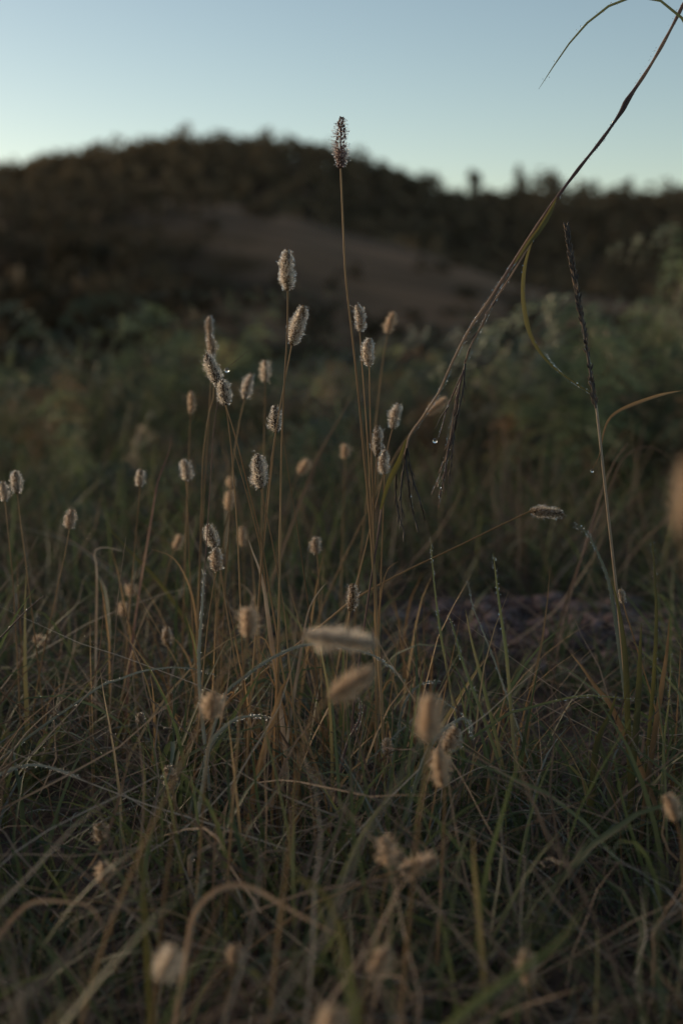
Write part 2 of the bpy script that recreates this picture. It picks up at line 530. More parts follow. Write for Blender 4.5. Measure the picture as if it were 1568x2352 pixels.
# ------------------------------------------------------------------ ferns in the middle distance
def frond_geom(mb, path, width, r, pairs=15, tint=0.45, droop=0.35):
    """A bracken frond: arching midrib, paired pinnae, each with paired leaflets."""
    p = smooth(path, pairs * 2 + 2)
    L = np.linalg.norm(np.diff(p, axis=0), axis=1).sum()
    mb.tube(p, np.linspace(0.0022, 0.0006, len(p)), 5, 0.0)
    T = unit(np.gradient(p, axis=0))
    V, TT = [], []
    for a in range(pairs):
        k = int((0.18 + 0.80 * a / pairs) * (len(p) - 1))
        f = a / (pairs - 1)
        ln = width * (0.55 + 0.45 * min(1, f * 4)) * (1 - f) ** 0.75 + 0.01
        up = np.array((0, 0, 1.0))
        side0 = unit(np.cross(T[k], up))
        for s in (-1, 1):
            dirn = unit(side0 * s + T[k] * 0.55 + r.normal(0, 0.12, 3) - up * droop * r.uniform(0.3, 1.2))
            m = max(4, int(ln / 0.014))
            tin = np.clip(tint + r.normal(0, 0.13), 0, 1)
            q = np.linspace(0.05, 1, m)[:, None]
            mid = p[k] + dirn * ln * q - up * (q ** 2) * ln * droop * 0.5
            lw = ln * 0.34 * (1 - 0.85 * q) + 0.004
            nrm = unit(np.cross(dirn, side0 if abs(dirn @ side0) < 0.95 else up))
            for ss in (-1, 1):
                d2 = unit(np.cross(nrm, dirn) * ss + dirn * 0.5 + r.normal(0, 0.15, (m, 3)))
                e = mid + d2 * lw
                w = dirn * np.maximum(ln / m * 0.55, 0.0028)
                V.append(np.stack([mid - w, mid + d2 * lw * 0.5 - w * 0.8, e, mid + d2 * lw * 0.5 + w * 0.9], 1).reshape(-1, 3))
                TT.append(np.full(m * 4, tin))
    V = np.vstack(V)
    mb.add(V, quads=np.arange(len(V)).reshape(-1, 4), tint=np.concatenate(TT))


def fern(base, fronds, label, seed, tint=0.45, width=0.16, droop=0.35):
    r = np.random.default_rng(seed)
    t = empty('bracken_fern', base)
    for path in fronds:
        m = MB()
        frond_geom(m, path, width * r.uniform(0.8, 1.2), r, 15, (0.97 if r.random() < 0.2 else np.clip(tint + r.normal(0, 0.16), 0, 0.9)), droop * r.uniform(0.6, 1.5))
        m.build('frond', M_FERN, t, base)
    return tag(t, label, 'fern', 'bracken ferns behind the meadow', 'thing')


def fern_at(u, d, h, n, spread, label, seed, tint=0.45, width=0.16, az=None):
    r = np.random.default_rng(seed)
    x = (u - 784) / F_D * d
    b = np.array((x, d, float(ground_z(x, d))))
    paths = []
    for k in range(n):
        a = r.choice([0, math.pi], p=[0.62, 0.38]) + r.normal(0, 0.55)
        o = np.array((math.cos(a), math.sin(a) * 0.8, 0))
        hh = h * r.uniform(0.55, 1.08)
        s = spread * r.uniform(0.8, 2.0)
        paths.append([b + o * 0.02, b + o * s * 0.22 + (0, 0, hh * 0.55), b + o * s * 0.5 + (0, 0, hh * 0.93), b + o * s * 0.85 + (0, 0, hh), b + o * s * 1.25 + (0, 0, hh * r.uniform(0.82, 1.06))])
    return fern(b, paths, label, seed, tint + 0.15, width * 0.56, 0.75)


fern_at(110, 3.1, 0.17, 5, 0.26, 'low blue green fern among the grass at the left, behind the small brown foxtail', 17, -0.1, 0.15)
fern_at(290, 2.9, 0.18, 5, 0.26, 'low blue green fern among the grass behind the small pale foxtail', 18, -0.1, 0.15)
fern_at(30, 4.6, 0.60, 7, 0.45, 'blue green bracken at the left edge, its fronds the highest on that side', 1, -0.1, 0.20)
fern_at(170, 4.2, 0.54, 7, 0.45, 'dark bracken second from the left edge, fronds overlapping to the right', 2, 0.0, 0.20)
fern_at(300, 4.5, 0.50, 6, 0.42, 'bracken in the middle of the left fern bank, paler frond tips', 13, 0.2, 0.20)
fern_at(400, 4.3, 0.43, 6, 0.36, 'low dark bracken at the right end of the left fern bank', 3, 0.15, 0.22)
fern_at(550, 4.8, 0.46, 5, 0.28, 'bracken behind the leaning pair of foxtails, one frond pointing up right', 4, 0.6, 0.24)
fern_at(700, 4.7, 0.37, 6, 0.40, 'low green bracken behind the middle foxtail stems', 5, 0.5, 0.24)
fern_at(870, 4.6, 0.36, 6, 0.40, 'low green bracken behind the pair of pale foxtail heads', 6, 0.45, 0.24)
# the two arching fronds on the right
b = P(1330, 900, 3.3); b[2] = float(ground_z(b[0], b[1]))
fern(b, [[b, P(1350, 800, 3.3), P(1320, 690, 3.25), P(1200, 705, 3.2), P(1080, 790, 3.15), P(960, 880, 3.1), P(905, 925, 3.1)],
         [b, P(1380, 790, 3.35), P(1300, 725, 3.3), P(1180, 780, 3.3), P(1090, 860, 3.3)],
         [b, P(1300, 850, 3.4), P(1200, 800, 3.4), P(1080, 860, 3.45), P(990, 930, 3.5)]],
     'pale green bracken frond arching down to the left behind the leaning stalk', 7, 0.80, 0.15, 1.1)
b = P(1500, 760, 4.0); b[2] = float(ground_z(b[0], b[1]))
fern(b, [[b, P(1540, 640, 4.0), P(1568, 520, 3.9), P(1460, 545, 3.85), P(1390, 575, 3.8), P(1345, 640, 3.8)],
         [b, P(1590, 620, 4.0), P(1660, 500, 4.0), P(1760, 510, 4.0), P(1830, 580, 4.0)],
         [b, P(1500, 720, 4.1), P(1470, 690, 4.1), P(1390, 700, 4.1), P(1330, 760, 4.1)]],
     'green bracken arch at the right edge, highest of all the ferns', 8, 0.76, 0.17, 1.0)
fern_at(1510, 3.9, 0.52, 7, 0.45, 'dark bracken below the high green arch at the right edge', 9, 0.1, 0.22)
fern_at(1470, 3.7, 0.60, 7, 0.40, 'tall bracken rising right of the black seed spike', 15, 0.15, 0.20)
fern_at(1600, 3.6, 0.66, 7, 0.45, 'bracken half out of the picture at the right edge', 16, 0.15, 0.20)
fern_at(1400, 3.5, 0.42, 6, 0.36, 'bracken with drooping fronds behind the black seed spike', 10, 0.15, 0.20)
fern_at(1160, 4.2, 0.44, 6, 0.40, 'bracken tucked behind the pale arching frond', 11, 0.1, 0.20)
fern_at(1030, 4.3, 0.36, 6, 0.36, 'low bracken between the foxtails and the leaning stalk', 12, 0.2, 0.20)
fern_at(1290, 3.8, 0.36, 5, 0.36, 'low bracken behind the hanging olive leaf', 14, 0.1, 0.20)


mb = MB()
ur = np.random.default_rng(90)
for _ in range(170):
    y = ur.uniform(3.2, 6.2)
    x = ur.uniform(-1, 1) * (0.30 * y + 0.2)
    b = np.array((x, y, float(ground_z(x, y))))
    a = ur.uniform(0, 2 * math.pi)
    o = np.array((math.cos(a), math.sin(a) * 0.5, 0)) * ur.uniform(0.2, 0.5)
    h = ur.uniform(0.14, 0.34) * (1.25 if x > 0.5 else 1.0)
    frond_geom(mb, [b, b + o * 0.2 + (0, 0, h * 0.6), b + o * 0.6 + (0, 0, h), b + o * 1.2 + (0, 0, h * ur.uniform(0.7, 0.95))], ur.uniform(0.06, 0.13), ur, 13, 0.97 if ur.random() < 0.3 else ur.uniform(0.0, 0.7), ur.uniform(0.4, 1.2))
tag(mb.build('bracken_undergrowth', M_FERN), 'loose low bracken undergrowth filling the middle distance', 'undergrowth', kind='stuff')


# ------------------------------------------------------------------ grass that nobody could count
def wedge(n, r, y0, y1, power=1.0):
    y = y0 + (y1 - y0) * r.random(n) ** power
    return r.uniform(-1, 1, n) * (0.34 * y + 0.45), y


def soil_mask(x, y):
    return (((x - 0.37) / 0.34) ** 2 + ((y - 2.13) / 0.24) ** 2) < 1.0 + 0.5 * value_noise(x * 9, y * 9, 17, 2)


def height_map(x, y):
    k = x / y
    low = (k > 0.02) & (k < 0.23) & (y > 1.36) & (y < 2.0)
    return np.where(low, 0.45, 1.0)


def blades(mb, x, y, H, W, th0, curl, r, segs=5, tint=None, kink=0.0, wave=0.0, across=2, z0=None, az=None):
    n = len(x)
    az = r.uniform(0, 2 * math.pi, n) if az is None else az
    th = th0[:, None] + curl[:, None] * np.linspace(0, 1, segs)[None]
    a = az[:, None] + np.cumsum(r.normal(0, kink, (n, segs)), 1)
    th = th + np.cumsum(r.normal(0, wave, (n, segs)), 1)
    L = (H / segs)[:, None]
    dx, dy, dz = np.sin(th) * np.cos(a) * L, np.sin(th) * np.sin(a) * L, np.cos(th) * L
    base = np.stack([x, y, (ground_z(x, y) - 0.004) if z0 is None else z0], 1)
    p = np.concatenate([np.zeros((n, 1, 3)), np.cumsum(np.stack([dx, dy, dz], -1), 1)], 1) + base[:, None]
    g0 = ground_z(p[..., 0], p[..., 1]) + 0.003
    p[:, 1:, 2] = np.maximum(p[:, 1:, 2], g0[:, 1:] + r.uniform(0, 0.012, (n, segs)))
    t = np.linspace(0, 1, segs + 1)
    prof = np.minimum(1, 0.6 + 1.5 * t) * (1 - t ** 2.2) + 0.04
    tw = r.uniform(-0.9, 0.9, (n, 1)) + r.normal(0, 0.5, (n, 1)) * t[None]
    sd = az[:, None] + math.pi / 2 + tw
    S = np.stack([np.cos(sd), np.sin(sd), 0.35 * np.sin(tw * 2)], -1)
    w = (W[:, None] * prof[None])[..., None] / 2
    if tint is None:
        tint = r.uniform(0, 1, n)
    if across == 2:
        v = np.stack([p - S * w, p + S * w], 2)
        i = np.arange(segs)[:, None] * 2
        q = i + np.array([0, 1, 3, 2])
        k = (segs + 1) * 2
    else:
        v = np.stack([p - S * w, p - np.array((0, 0, 1.0)) * w * 0.35, p + S * w], 2)
        i = np.arange(segs)[:, None] * 3
        q = np.vstack([i + np.array([0, 1, 4, 3]), i + np.array([1, 2, 5, 4])])
        k = (segs + 1) * 3
    mb.add(v, quads=(np.arange(n) * k)[:, None, None] + q[None], tint=np.repeat(tint, k))
    return p


def keep(x, y, r, soil=0.06):
    ok = ~(soil_mask(x, y) & (r.random(len(x)) > soil)) & (np.hypot(x, y) > 0.42)
    return x[ok], y[ok]


R = lambda r, a, b, n: r.uniform(a, b, n)
gr = np.random.default_rng(5)

# litter of dead blades lying on the ground
mb = MB()
x, y = keep(*wedge(6500, gr, 0.45, 3.2, 1.1), gr, 0.30)
n = len(x)
blades(mb, x, y, R(gr, 0.06, 0.26, n), R(gr, 0.0011, 0.0030, n), R(gr, 0.9, 1.6, n), R(gr, -0.5, 0.8, n), gr, 5, np.clip(gr.normal(0.28, 0.27, n), 0, 1), 0.25, 0.15, z0=ground_z(x, y) + R(gr, 0, 0.09, n) * height_map(x, y))
n = 150
x, y = gr.uniform(-0.30, 0.30, n), gr.uniform(0.60, 0.95, n)
blades(mb, x, y, R(gr, 0.10, 0.30, n), R(gr, 0.0013, 0.0028, n), R(gr, 1.0, 1.7, n), R(gr, -0.4, 0.5, n), gr, 6, np.clip(gr.normal(0.5, 0.3, n), 0, 1), 0.2, 0.12, z0=np.clip(0.47 - 0.50 * y, 0.02, 0.2) * R(gr, 0.4, 0.95, n))
n = 240
x, y = wedge(n, gr, 0.92, 1.75)
blades(mb, x, y, R(gr, 0.14, 0.36, n), R(gr, 0.0011, 0.0022, n), R(gr, 1.1, 1.75, n), R(gr, -0.5, 0.5, n), gr, 8, R(gr, 0.45, 1.0, n), 0.10, 0.08, z0=ground_z(x, y) + R(gr, 0.02, 0.11, n) * height_map(x, y))
tag(mb.build('dead_grass_litter', M_STRAW), 'tangled litter of dead grass lying on the ground', 'dead grass', kind='stuff')

# short green turf
mb = MB()
x, y = keep(*wedge(1500, gr, 0.45, 3.3, 1.1), gr, 0.25)
k = gr.integers(5, 16, len(x))
vig = np.repeat(np.clip(gr.normal(1.0, 0.28, len(x)), 0.4, 1.7), k)
hue = np.repeat(gr.normal(0.40, 0.17, len(x)), k)
x, y = np.repeat(x, k), np.repeat(y, k)
n = len(x)
ox, oy = gr.normal(0, 0.011, n), gr.normal(0, 0.011, n)
az = np.arctan2(oy, ox) + gr.normal(0, 0.5, n)
x, y = x + ox, y + oy
H = R(gr, 0.05, 0.20, n) * vig * height_map(x, y)
blades(mb, x, y, H, R(gr, 0.0016, 0.0050, n) * np.sqrt(vig), np.abs(gr.normal(0.25, 0.3, n)), R(gr, 0.2, 2.2, n), gr, 7, np.clip(hue + gr.normal(0, 0.13, n), 0, 1), 0.10, 0.06, 3, az=az)
x, y = keep(*wedge(4500, gr, 0.45, 3.3, 1.15), gr, 0.15)
n = len(x)
blades(mb, x, y, R(gr, 0.03, 0.13, n) * height_map(x, y), R(gr, 0.0012, 0.0032, n), R(gr, 0.0, 1.1, n), R(gr, 0.0, 2.0, n), gr, 5, np.clip(gr.normal(0.42, 0.22, n), 0, 1), 0.15, 0.1)
tag(mb.build('meadow_grass', M_GREEN), 'short dark green meadow grass covering the foreground', 'grass', kind='stuff')

# thin dry culms standing among it
mb = MB()
x, y = keep(*wedge(1900, gr, 0.55, 3.6, 1.0), gr, 0.1)
n = len(x)
H = R(gr, 0.10, 0.27, n) * height_map(x, y)
H = np.minimum(H, np.maximum(0.04, 0.50 - 0.40 * y + 0.02) + (y > 0.95) * 1.0)
blades(mb, x, y, H, R(gr, 0.0009, 0.0019, n), R(gr, 0.0, 0.9, n), R(gr, -0.2, 1.3, n), gr, 6, np.clip(gr.normal(0.45, 0.25, n), 0, 1), 0.15, 0.08)
tag(mb.build('dry_culms', M_STRAW), 'thin dry straw culms standing in the meadow grass', 'dry grass', kind='stuff')

# golden leaf blades around the foxtail clump
mb = MB()
n = 170
x = gr.normal(-0.02, 0.14, n); y = gr.normal(1.42, 0.14, n)
blades(mb, x, y, R(gr, 0.10, 0.26, n), R(gr, 0.0015, 0.0038, n), R(gr, 0.0, 0.4, n), R(gr, 0.0, 1.1, n), gr, 7, None, 0.08, 0.05, 3)
tag(mb.build('golden_leaf_blades', M_ORANGE), 'golden dry leaf blades round the foot of the foxtail clump', 'dry grass', kind='stuff')

# silvery blades wet with dew
mb = MB()
x, y = keep(*wedge(1300, gr, 0.75, 2.6), gr, 0.0)
n = len(x)
pw = blades(mb, x, y, R(gr, 0.07, 0.20, n) * height_map(x, y), R(gr, 0.0013, 0.003, n), R(gr, 0.1, 0.7, n), R(gr, 0.5, 2.3, n), gr, 8, None, 0.05, 0.03)
wet = tag(mb.build('silvery_wet_grass', M_TEAL), 'arching blue grey grass blades beaded with dew', 'grass', kind='stuff')
mb = MB()
sel = gr.random(n) < 0.6
pp = pw[sel][:, 2:]
a = gr.integers(0, pp.shape[1] - 1, (len(pp), 14))
f = gr.random((len(pp), 14, 1))
idx = np.arange(len(pp))[:, None]
dp = pp[idx, a] * (1 - f) + pp[idx, a + 1] * f + gr.normal(0, 0.0007, (len(pp), 14, 3))
mb.blobs(dp.reshape(-1, 3), gr.uniform(0.0002, 0.0006, dp.shape[0] * 14))
tag(mb.build('dew', DEW, wet), kind='stuff')

# coarser grass behind the foxtails, up to the ferns
mb = MB()
x, y = keep(*wedge(13000, gr, 2.3, 7.5, 0.9), gr, 0.0)
ok = ~((x / y > 0.02) & (x / y < 0.22) & (y < 2.55))
x, y = x[ok], y[ok]
n = len(x)
cl = value_noise(x * 2.2, y * 2.2, 41, 3)
H = R(gr, 0.10, 0.27, n) * (1 + 0.35 * cl)
blades(mb, x, y, H, R(gr, 0.002, 0.0055, n), R(gr, 0.0, 0.5, n), R(gr, 0.2, 1.8, n), gr, 5, np.clip(0.35 + 0.25 * cl + gr.normal(0, 0.22, n), 0, 1), 0.1, 0.05)
tag(mb.build('coarse_grass', M_GREEN), 'coarse dark grass in the middle distance below the ferns', 'grass', kind='stuff')
mb = MB()
x, y = keep(*wedge(6500, gr, 2.3, 7.5, 0.9), gr, 0.0)
ok = (x / y > -0.11) | (gr.random(len(x)) < 0.35)
x, y = x[ok], y[ok]
n = len(x)
blades(mb, x, y, R(gr, 0.10, 0.38, n), R(gr, 0.0018, 0.005, n), R(gr, 0.0, 0.8, n), R(gr, 0.0, 1.2, n), gr, 5, np.clip(gr.normal(0.3, 0.2, n), 0, 1), 0.1, 0.08)
tag(mb.build('brown_coarse_grass', M_STRAW), 'brown dry grass in the middle distance below the ferns', 'dry grass', kind='stuff')

# earth clods on the bare patch
mb = MB()
n = 1500
x, y = gr.normal(0.36, 0.19, n), gr.normal(2.12, 0.14, n)
s = gr.gamma(1.6, 0.0024, n) + 0.002
v = np.stack([x, y, ground_z(x, y) + s * 0.3], 1)[:, None] + ICO_V[None] * s[:, None, None] * gr.uniform(0.6, 1.25, (n, 12, 1)) * np.array((1.2, 1.1, 0.7))
mb.add(v, tris=(np.arange(n) * 12)[:, None, None] + ICO_F[None], tint=np.repeat(gr.random(n), 12))
tag(mb.build('earth_clods', M_CLOD), 'purplish brown clods of earth on the bare patch', 'soil', kind='stuff')


# ------------------------------------------------------------------ foxtails
def ground_end(pts):
    """Carries a stem on from its lowest given point to the ground."""
    last, prev = pts[-1], pts[-2]
    gz = float(ground_z(last[0], last[1])) - 0.01
    if last[2] <= gz + 0.015:
        return pts
    d = unit(last - prev)
    drop = last[2] - gz
    k = np.clip(drop / max(-d[2], 0.45), 0, drop * 1.6)
    hor = np.array((d[0], d[1], 0)) * k * 0.7
    mid = last + hor * 0.65 - (0, 0, drop * 0.5)
    return pts + [mid, np.array((last[0] + hor[0], last[1] + hor[1], gz))]


def head_geom(axis_pts, Rad, focus, r, shag=1.0, shed=None):
    """Spikelets, bristles and dew of one foxtail head along axis_pts (base first)."""
    ax = smooth(axis_pts, 40)
    L = np.linalg.norm(np.diff(ax, axis=0), axis=1).sum()
    T = unit(np.gradient(ax, axis=0))
    U = unit(np.cross(T, (0.3, 0.9, 0.2)))
    V = np.cross(T, U)
    prof = lambda t: np.minimum(1, np.sqrt(np.clip(t / 0.24, 0, 1)) * 0.85 + 0.15) * np.where(t > 0.5, np.sqrt(np.clip(1 - ((t - 0.45) / 0.555) ** 2, 0.015, 1)), 1)

    def frame(t):
        k = t * 39
        i0 = np.clip(k.astype(int), 0, 38)
        f = (k - i0)[:, None]
        lerp = lambda A: A[i0] * (1 - f) + A[i0 + 1] * f
        return lerp(ax), unit(lerp(T)), unit(lerp(U)), unit(lerp(V))
    core = Rad * (0.60 if focus else 0.42)
    ns = int(np.clip(L * core * 2 * math.pi / (0.0016 ** 2) * 0.55, 60, 300))
    t = (np.arange(ns) + 0.5) / ns
    ph = np.arange(ns) * 2.39996 + r.normal(0, 0.3, ns)
    if shed:
        kp = ~((t > shed[0]) & (t < shed[1]) & (r.random(ns) < shed[2]))
        t, ph, ns = t[kp], ph[kp], int(kp.sum())
    c, tt, uu, vv = frame(t)
    lump = 1 + 0.20 * np.sin(t * 37 + ph) * shag + r.normal(0, 0.14, ns)
    rad = np.cos(ph)[:, None] * uu + np.sin(ph)[:, None] * vv
    pos = c + rad * (core * prof(t) * lump * 0.72)[:, None]
    d = unit(rad * 0.75 + tt * 0.8 + r.normal(0, 0.12, (ns, 3)))
    s1 = unit(np.cross(d, tt + 0.01))
    s2 = np.cross(d, s1)
    ln, wd = 0.0026, 0.0011
    mbs = MB()
    ring = lambda k, f: pos + d * (k * ln) + 0
    vs = np.stack([pos - d * ln * 0.5] + [pos + d * ln * 0.1 + (math.cos(q) * s1 + math.sin(q) * s2) * wd for q in np.arange(5) * 1.2566] + [pos + d * ln * 0.75], 1)
    f = [(0, 1 + (k + 1) % 5, 1 + k) for k in range(5)] + [(6, 1 + k, 1 + (k + 1) % 5) for k in range(5)]
    mbs.add(vs, tris=(np.arange(ns) * 7)[:, None, None] + np.array(f)[None], tint=np.repeat(r.random(ns), 7))
    mbs.tube(ax[:37], 0.0007, 5, 0.2)
    # bristles
    nb = int(ns * (9 if focus else 10))
    t = r.random(nb) * 0.97 + 0.015
    ph = r.uniform(0, 2 * math.pi, nb)
    if shed:
        kp = ~((t > shed[0]) & (t < shed[1]) & (r.random(nb) < shed[2] * 0.8))
        t, ph, nb = t[kp], ph[kp], int(kp.sum())
    c, tt, uu, vv = frame(t)
    rad = np.cos(ph)[:, None] * uu + np.sin(ph)[:, None] * vv
    d = unit(rad + tt * r.uniform(-0.15, 0.75, (nb, 1)) + r.normal(0, 0.22, (nb, 3)) - np.array((0, 0, 0.1)))
    b0 = c + rad * (core * prof(t) * 0.6)[:, None]
    wob = 1 + 0.16 * np.sin(t * 7 + r.uniform(0, 6)) * np.sin(ph + r.uniform(0, 6)) + 0.10 * np.sin(t * 15 + 2 * ph + r.uniform(0, 6))
    tip_r = Rad * prof(t) * wob * (r.uniform(0.78, 1.14, nb) if focus else r.uniform(0.5, 1.4, nb)) * (1 + 0.10 * np.sin(t * 29 + 3 * ph)) + 0.0006
    ln = np.maximum(tip_r - core * prof(t) * 0.6, 0.001) / np.clip((d * rad).sum(1), 0.35, 1)
    tip = b0 + d * ln[:, None]
    sd = unit(np.cross(d, r.normal(0, 1, (nb, 3)))) * (0.00013 if focus else 0.00026)
    mbh = MB()
    mbh.add(np.stack([b0 - sd, b0 + sd, tip + sd * 0.45, tip - sd * 0.45], 1), quads=(np.arange(nb) * 4)[:, None] + np.arange(4), tint=np.repeat(r.random(nb), 4))
    mbd = None
    if focus:
        mbd = MB()
        k = r.choice(nb, int(nb * 0.24), replace=False)
        mbd.blobs(tip[k], r.uniform(0.00022, 0.00060, len(k)))
    return mbs, mbh, mbd, ax


def foxtail(label, tip, base, width, d, stem, spike='brown', hair='pale', stem_d=None, bend=0.0, stem_r=0.00075, focus=None, stem_mat=None, shag=1.0, shed=None):
    """tip, base: ends of the head; stem: points the stem passes below it (picture places, d metres away)."""
    r = np.random.default_rng(int(tip[0] * 13 + tip[1] * 7))
    if focus is None:
        focus = abs(1 / d - 1 / 1.31) < 0.16
    a, b = P(*base, d), P(*tip, d)
    mid = (a + b) / 2 + np.array((bend + r.normal(0, 0.045), 0, 0)) * np.linalg.norm(b - a)
    Rad = width * d / F_D / 2 * 0.93
    pts = [a]
    m = len(stem)
    for k, q in enumerate(stem):
        dd = q[2] if len(q) > 2 else d + (stem_d - d if stem_d else 0.0) * (k + 1) / m
        pts.append(P(q[0], q[1], dd))
    if len(pts) == 1:
        pts.append(a + (a - b) * 0.5 * (1, 1, 0) - (0, 0, 0.03))
    pts = ground_end(pts)
    foot = pts[-1]
    t = empty('foxtail_grass', foot)
    ms = MB()
    sp = smooth(pts, 34)
    tq = np.linspace(0, 1, 34)
    n1, n2 = r.uniform(0.35, 0.5), r.uniform(0.65, 0.8)
    ms.tube(sp, np.linspace(stem_r * 0.8, stem_r * 1.25, 34) * (1 + 0.55 * np.exp(-((tq - n1) / 0.016) ** 2) + 0.6 * np.exp(-((tq - n2) / 0.016) ** 2)) + np.where(tq > n1, stem_r * 0.12, 0), 6, np.clip(0.6 + 0.25 * np.sin(np.linspace(0, 9, 34) + r.uniform(0, 6)), 0, 1))
    ms.build('stem', stem_mat or M_ORANGE, t, foot)
    if d > 1.15 and np.linalg.norm(a - foot) > 0.28 and r.random() < 0.6:
        k = int(n2 * 33)
        up, sx = unit(sp[k - 3] - sp[k]), r.choice([-1, 1])
        ll = r.uniform(0.05, 0.12)
        o = np.array((sx * r.uniform(0.3, 0.9), r.normal(0, 0.3), 0))
        lp = smooth([sp[k], sp[k] + up * ll * 0.4 + o * ll * 0.12, sp[k] + up * ll * 0.7 + o * ll * 0.4, sp[k] + up * ll * r.uniform(0.4, 0.9) + o * ll * 0.8], 14)
        ml = MB()
        ml.ribbon(lp, r.uniform(0.0018, 0.0030) * np.interp(np.linspace(0, 1, 14), [0, 0.25, 0.6, 1], [0.5, 1, 0.7, 0.06]), np.array((0.3, -1, 0.3)), 0.3, r.uniform(0.2, 0.8))
        ml.build('leaf', M_ORANGE if r.random() < 0.6 else M_STRAW, t, foot)
    mbs, mbh, mbd, ax = head_geom([a, mid, b], Rad, focus, r, shag, shed)
    h = mbs.build('seed_head', M_SPIKE[spike], t, foot)
    tag(mbh.build('bristles', M_HAIR[hair], h), kind='stuff').data.transform(mat_shift(-foot))
    if mbd:
        tag(mbd.build('dew', DEW, h), kind='stuff').data.transform(mat_shift(-foot))
    tag(t, label, 'foxtail', 'foxtail grasses in the meadow', 'thing')
    return t


from mathutils import Matrix, Vector


def mat_shift(v):
    return Matrix.Translation(Vector(v))


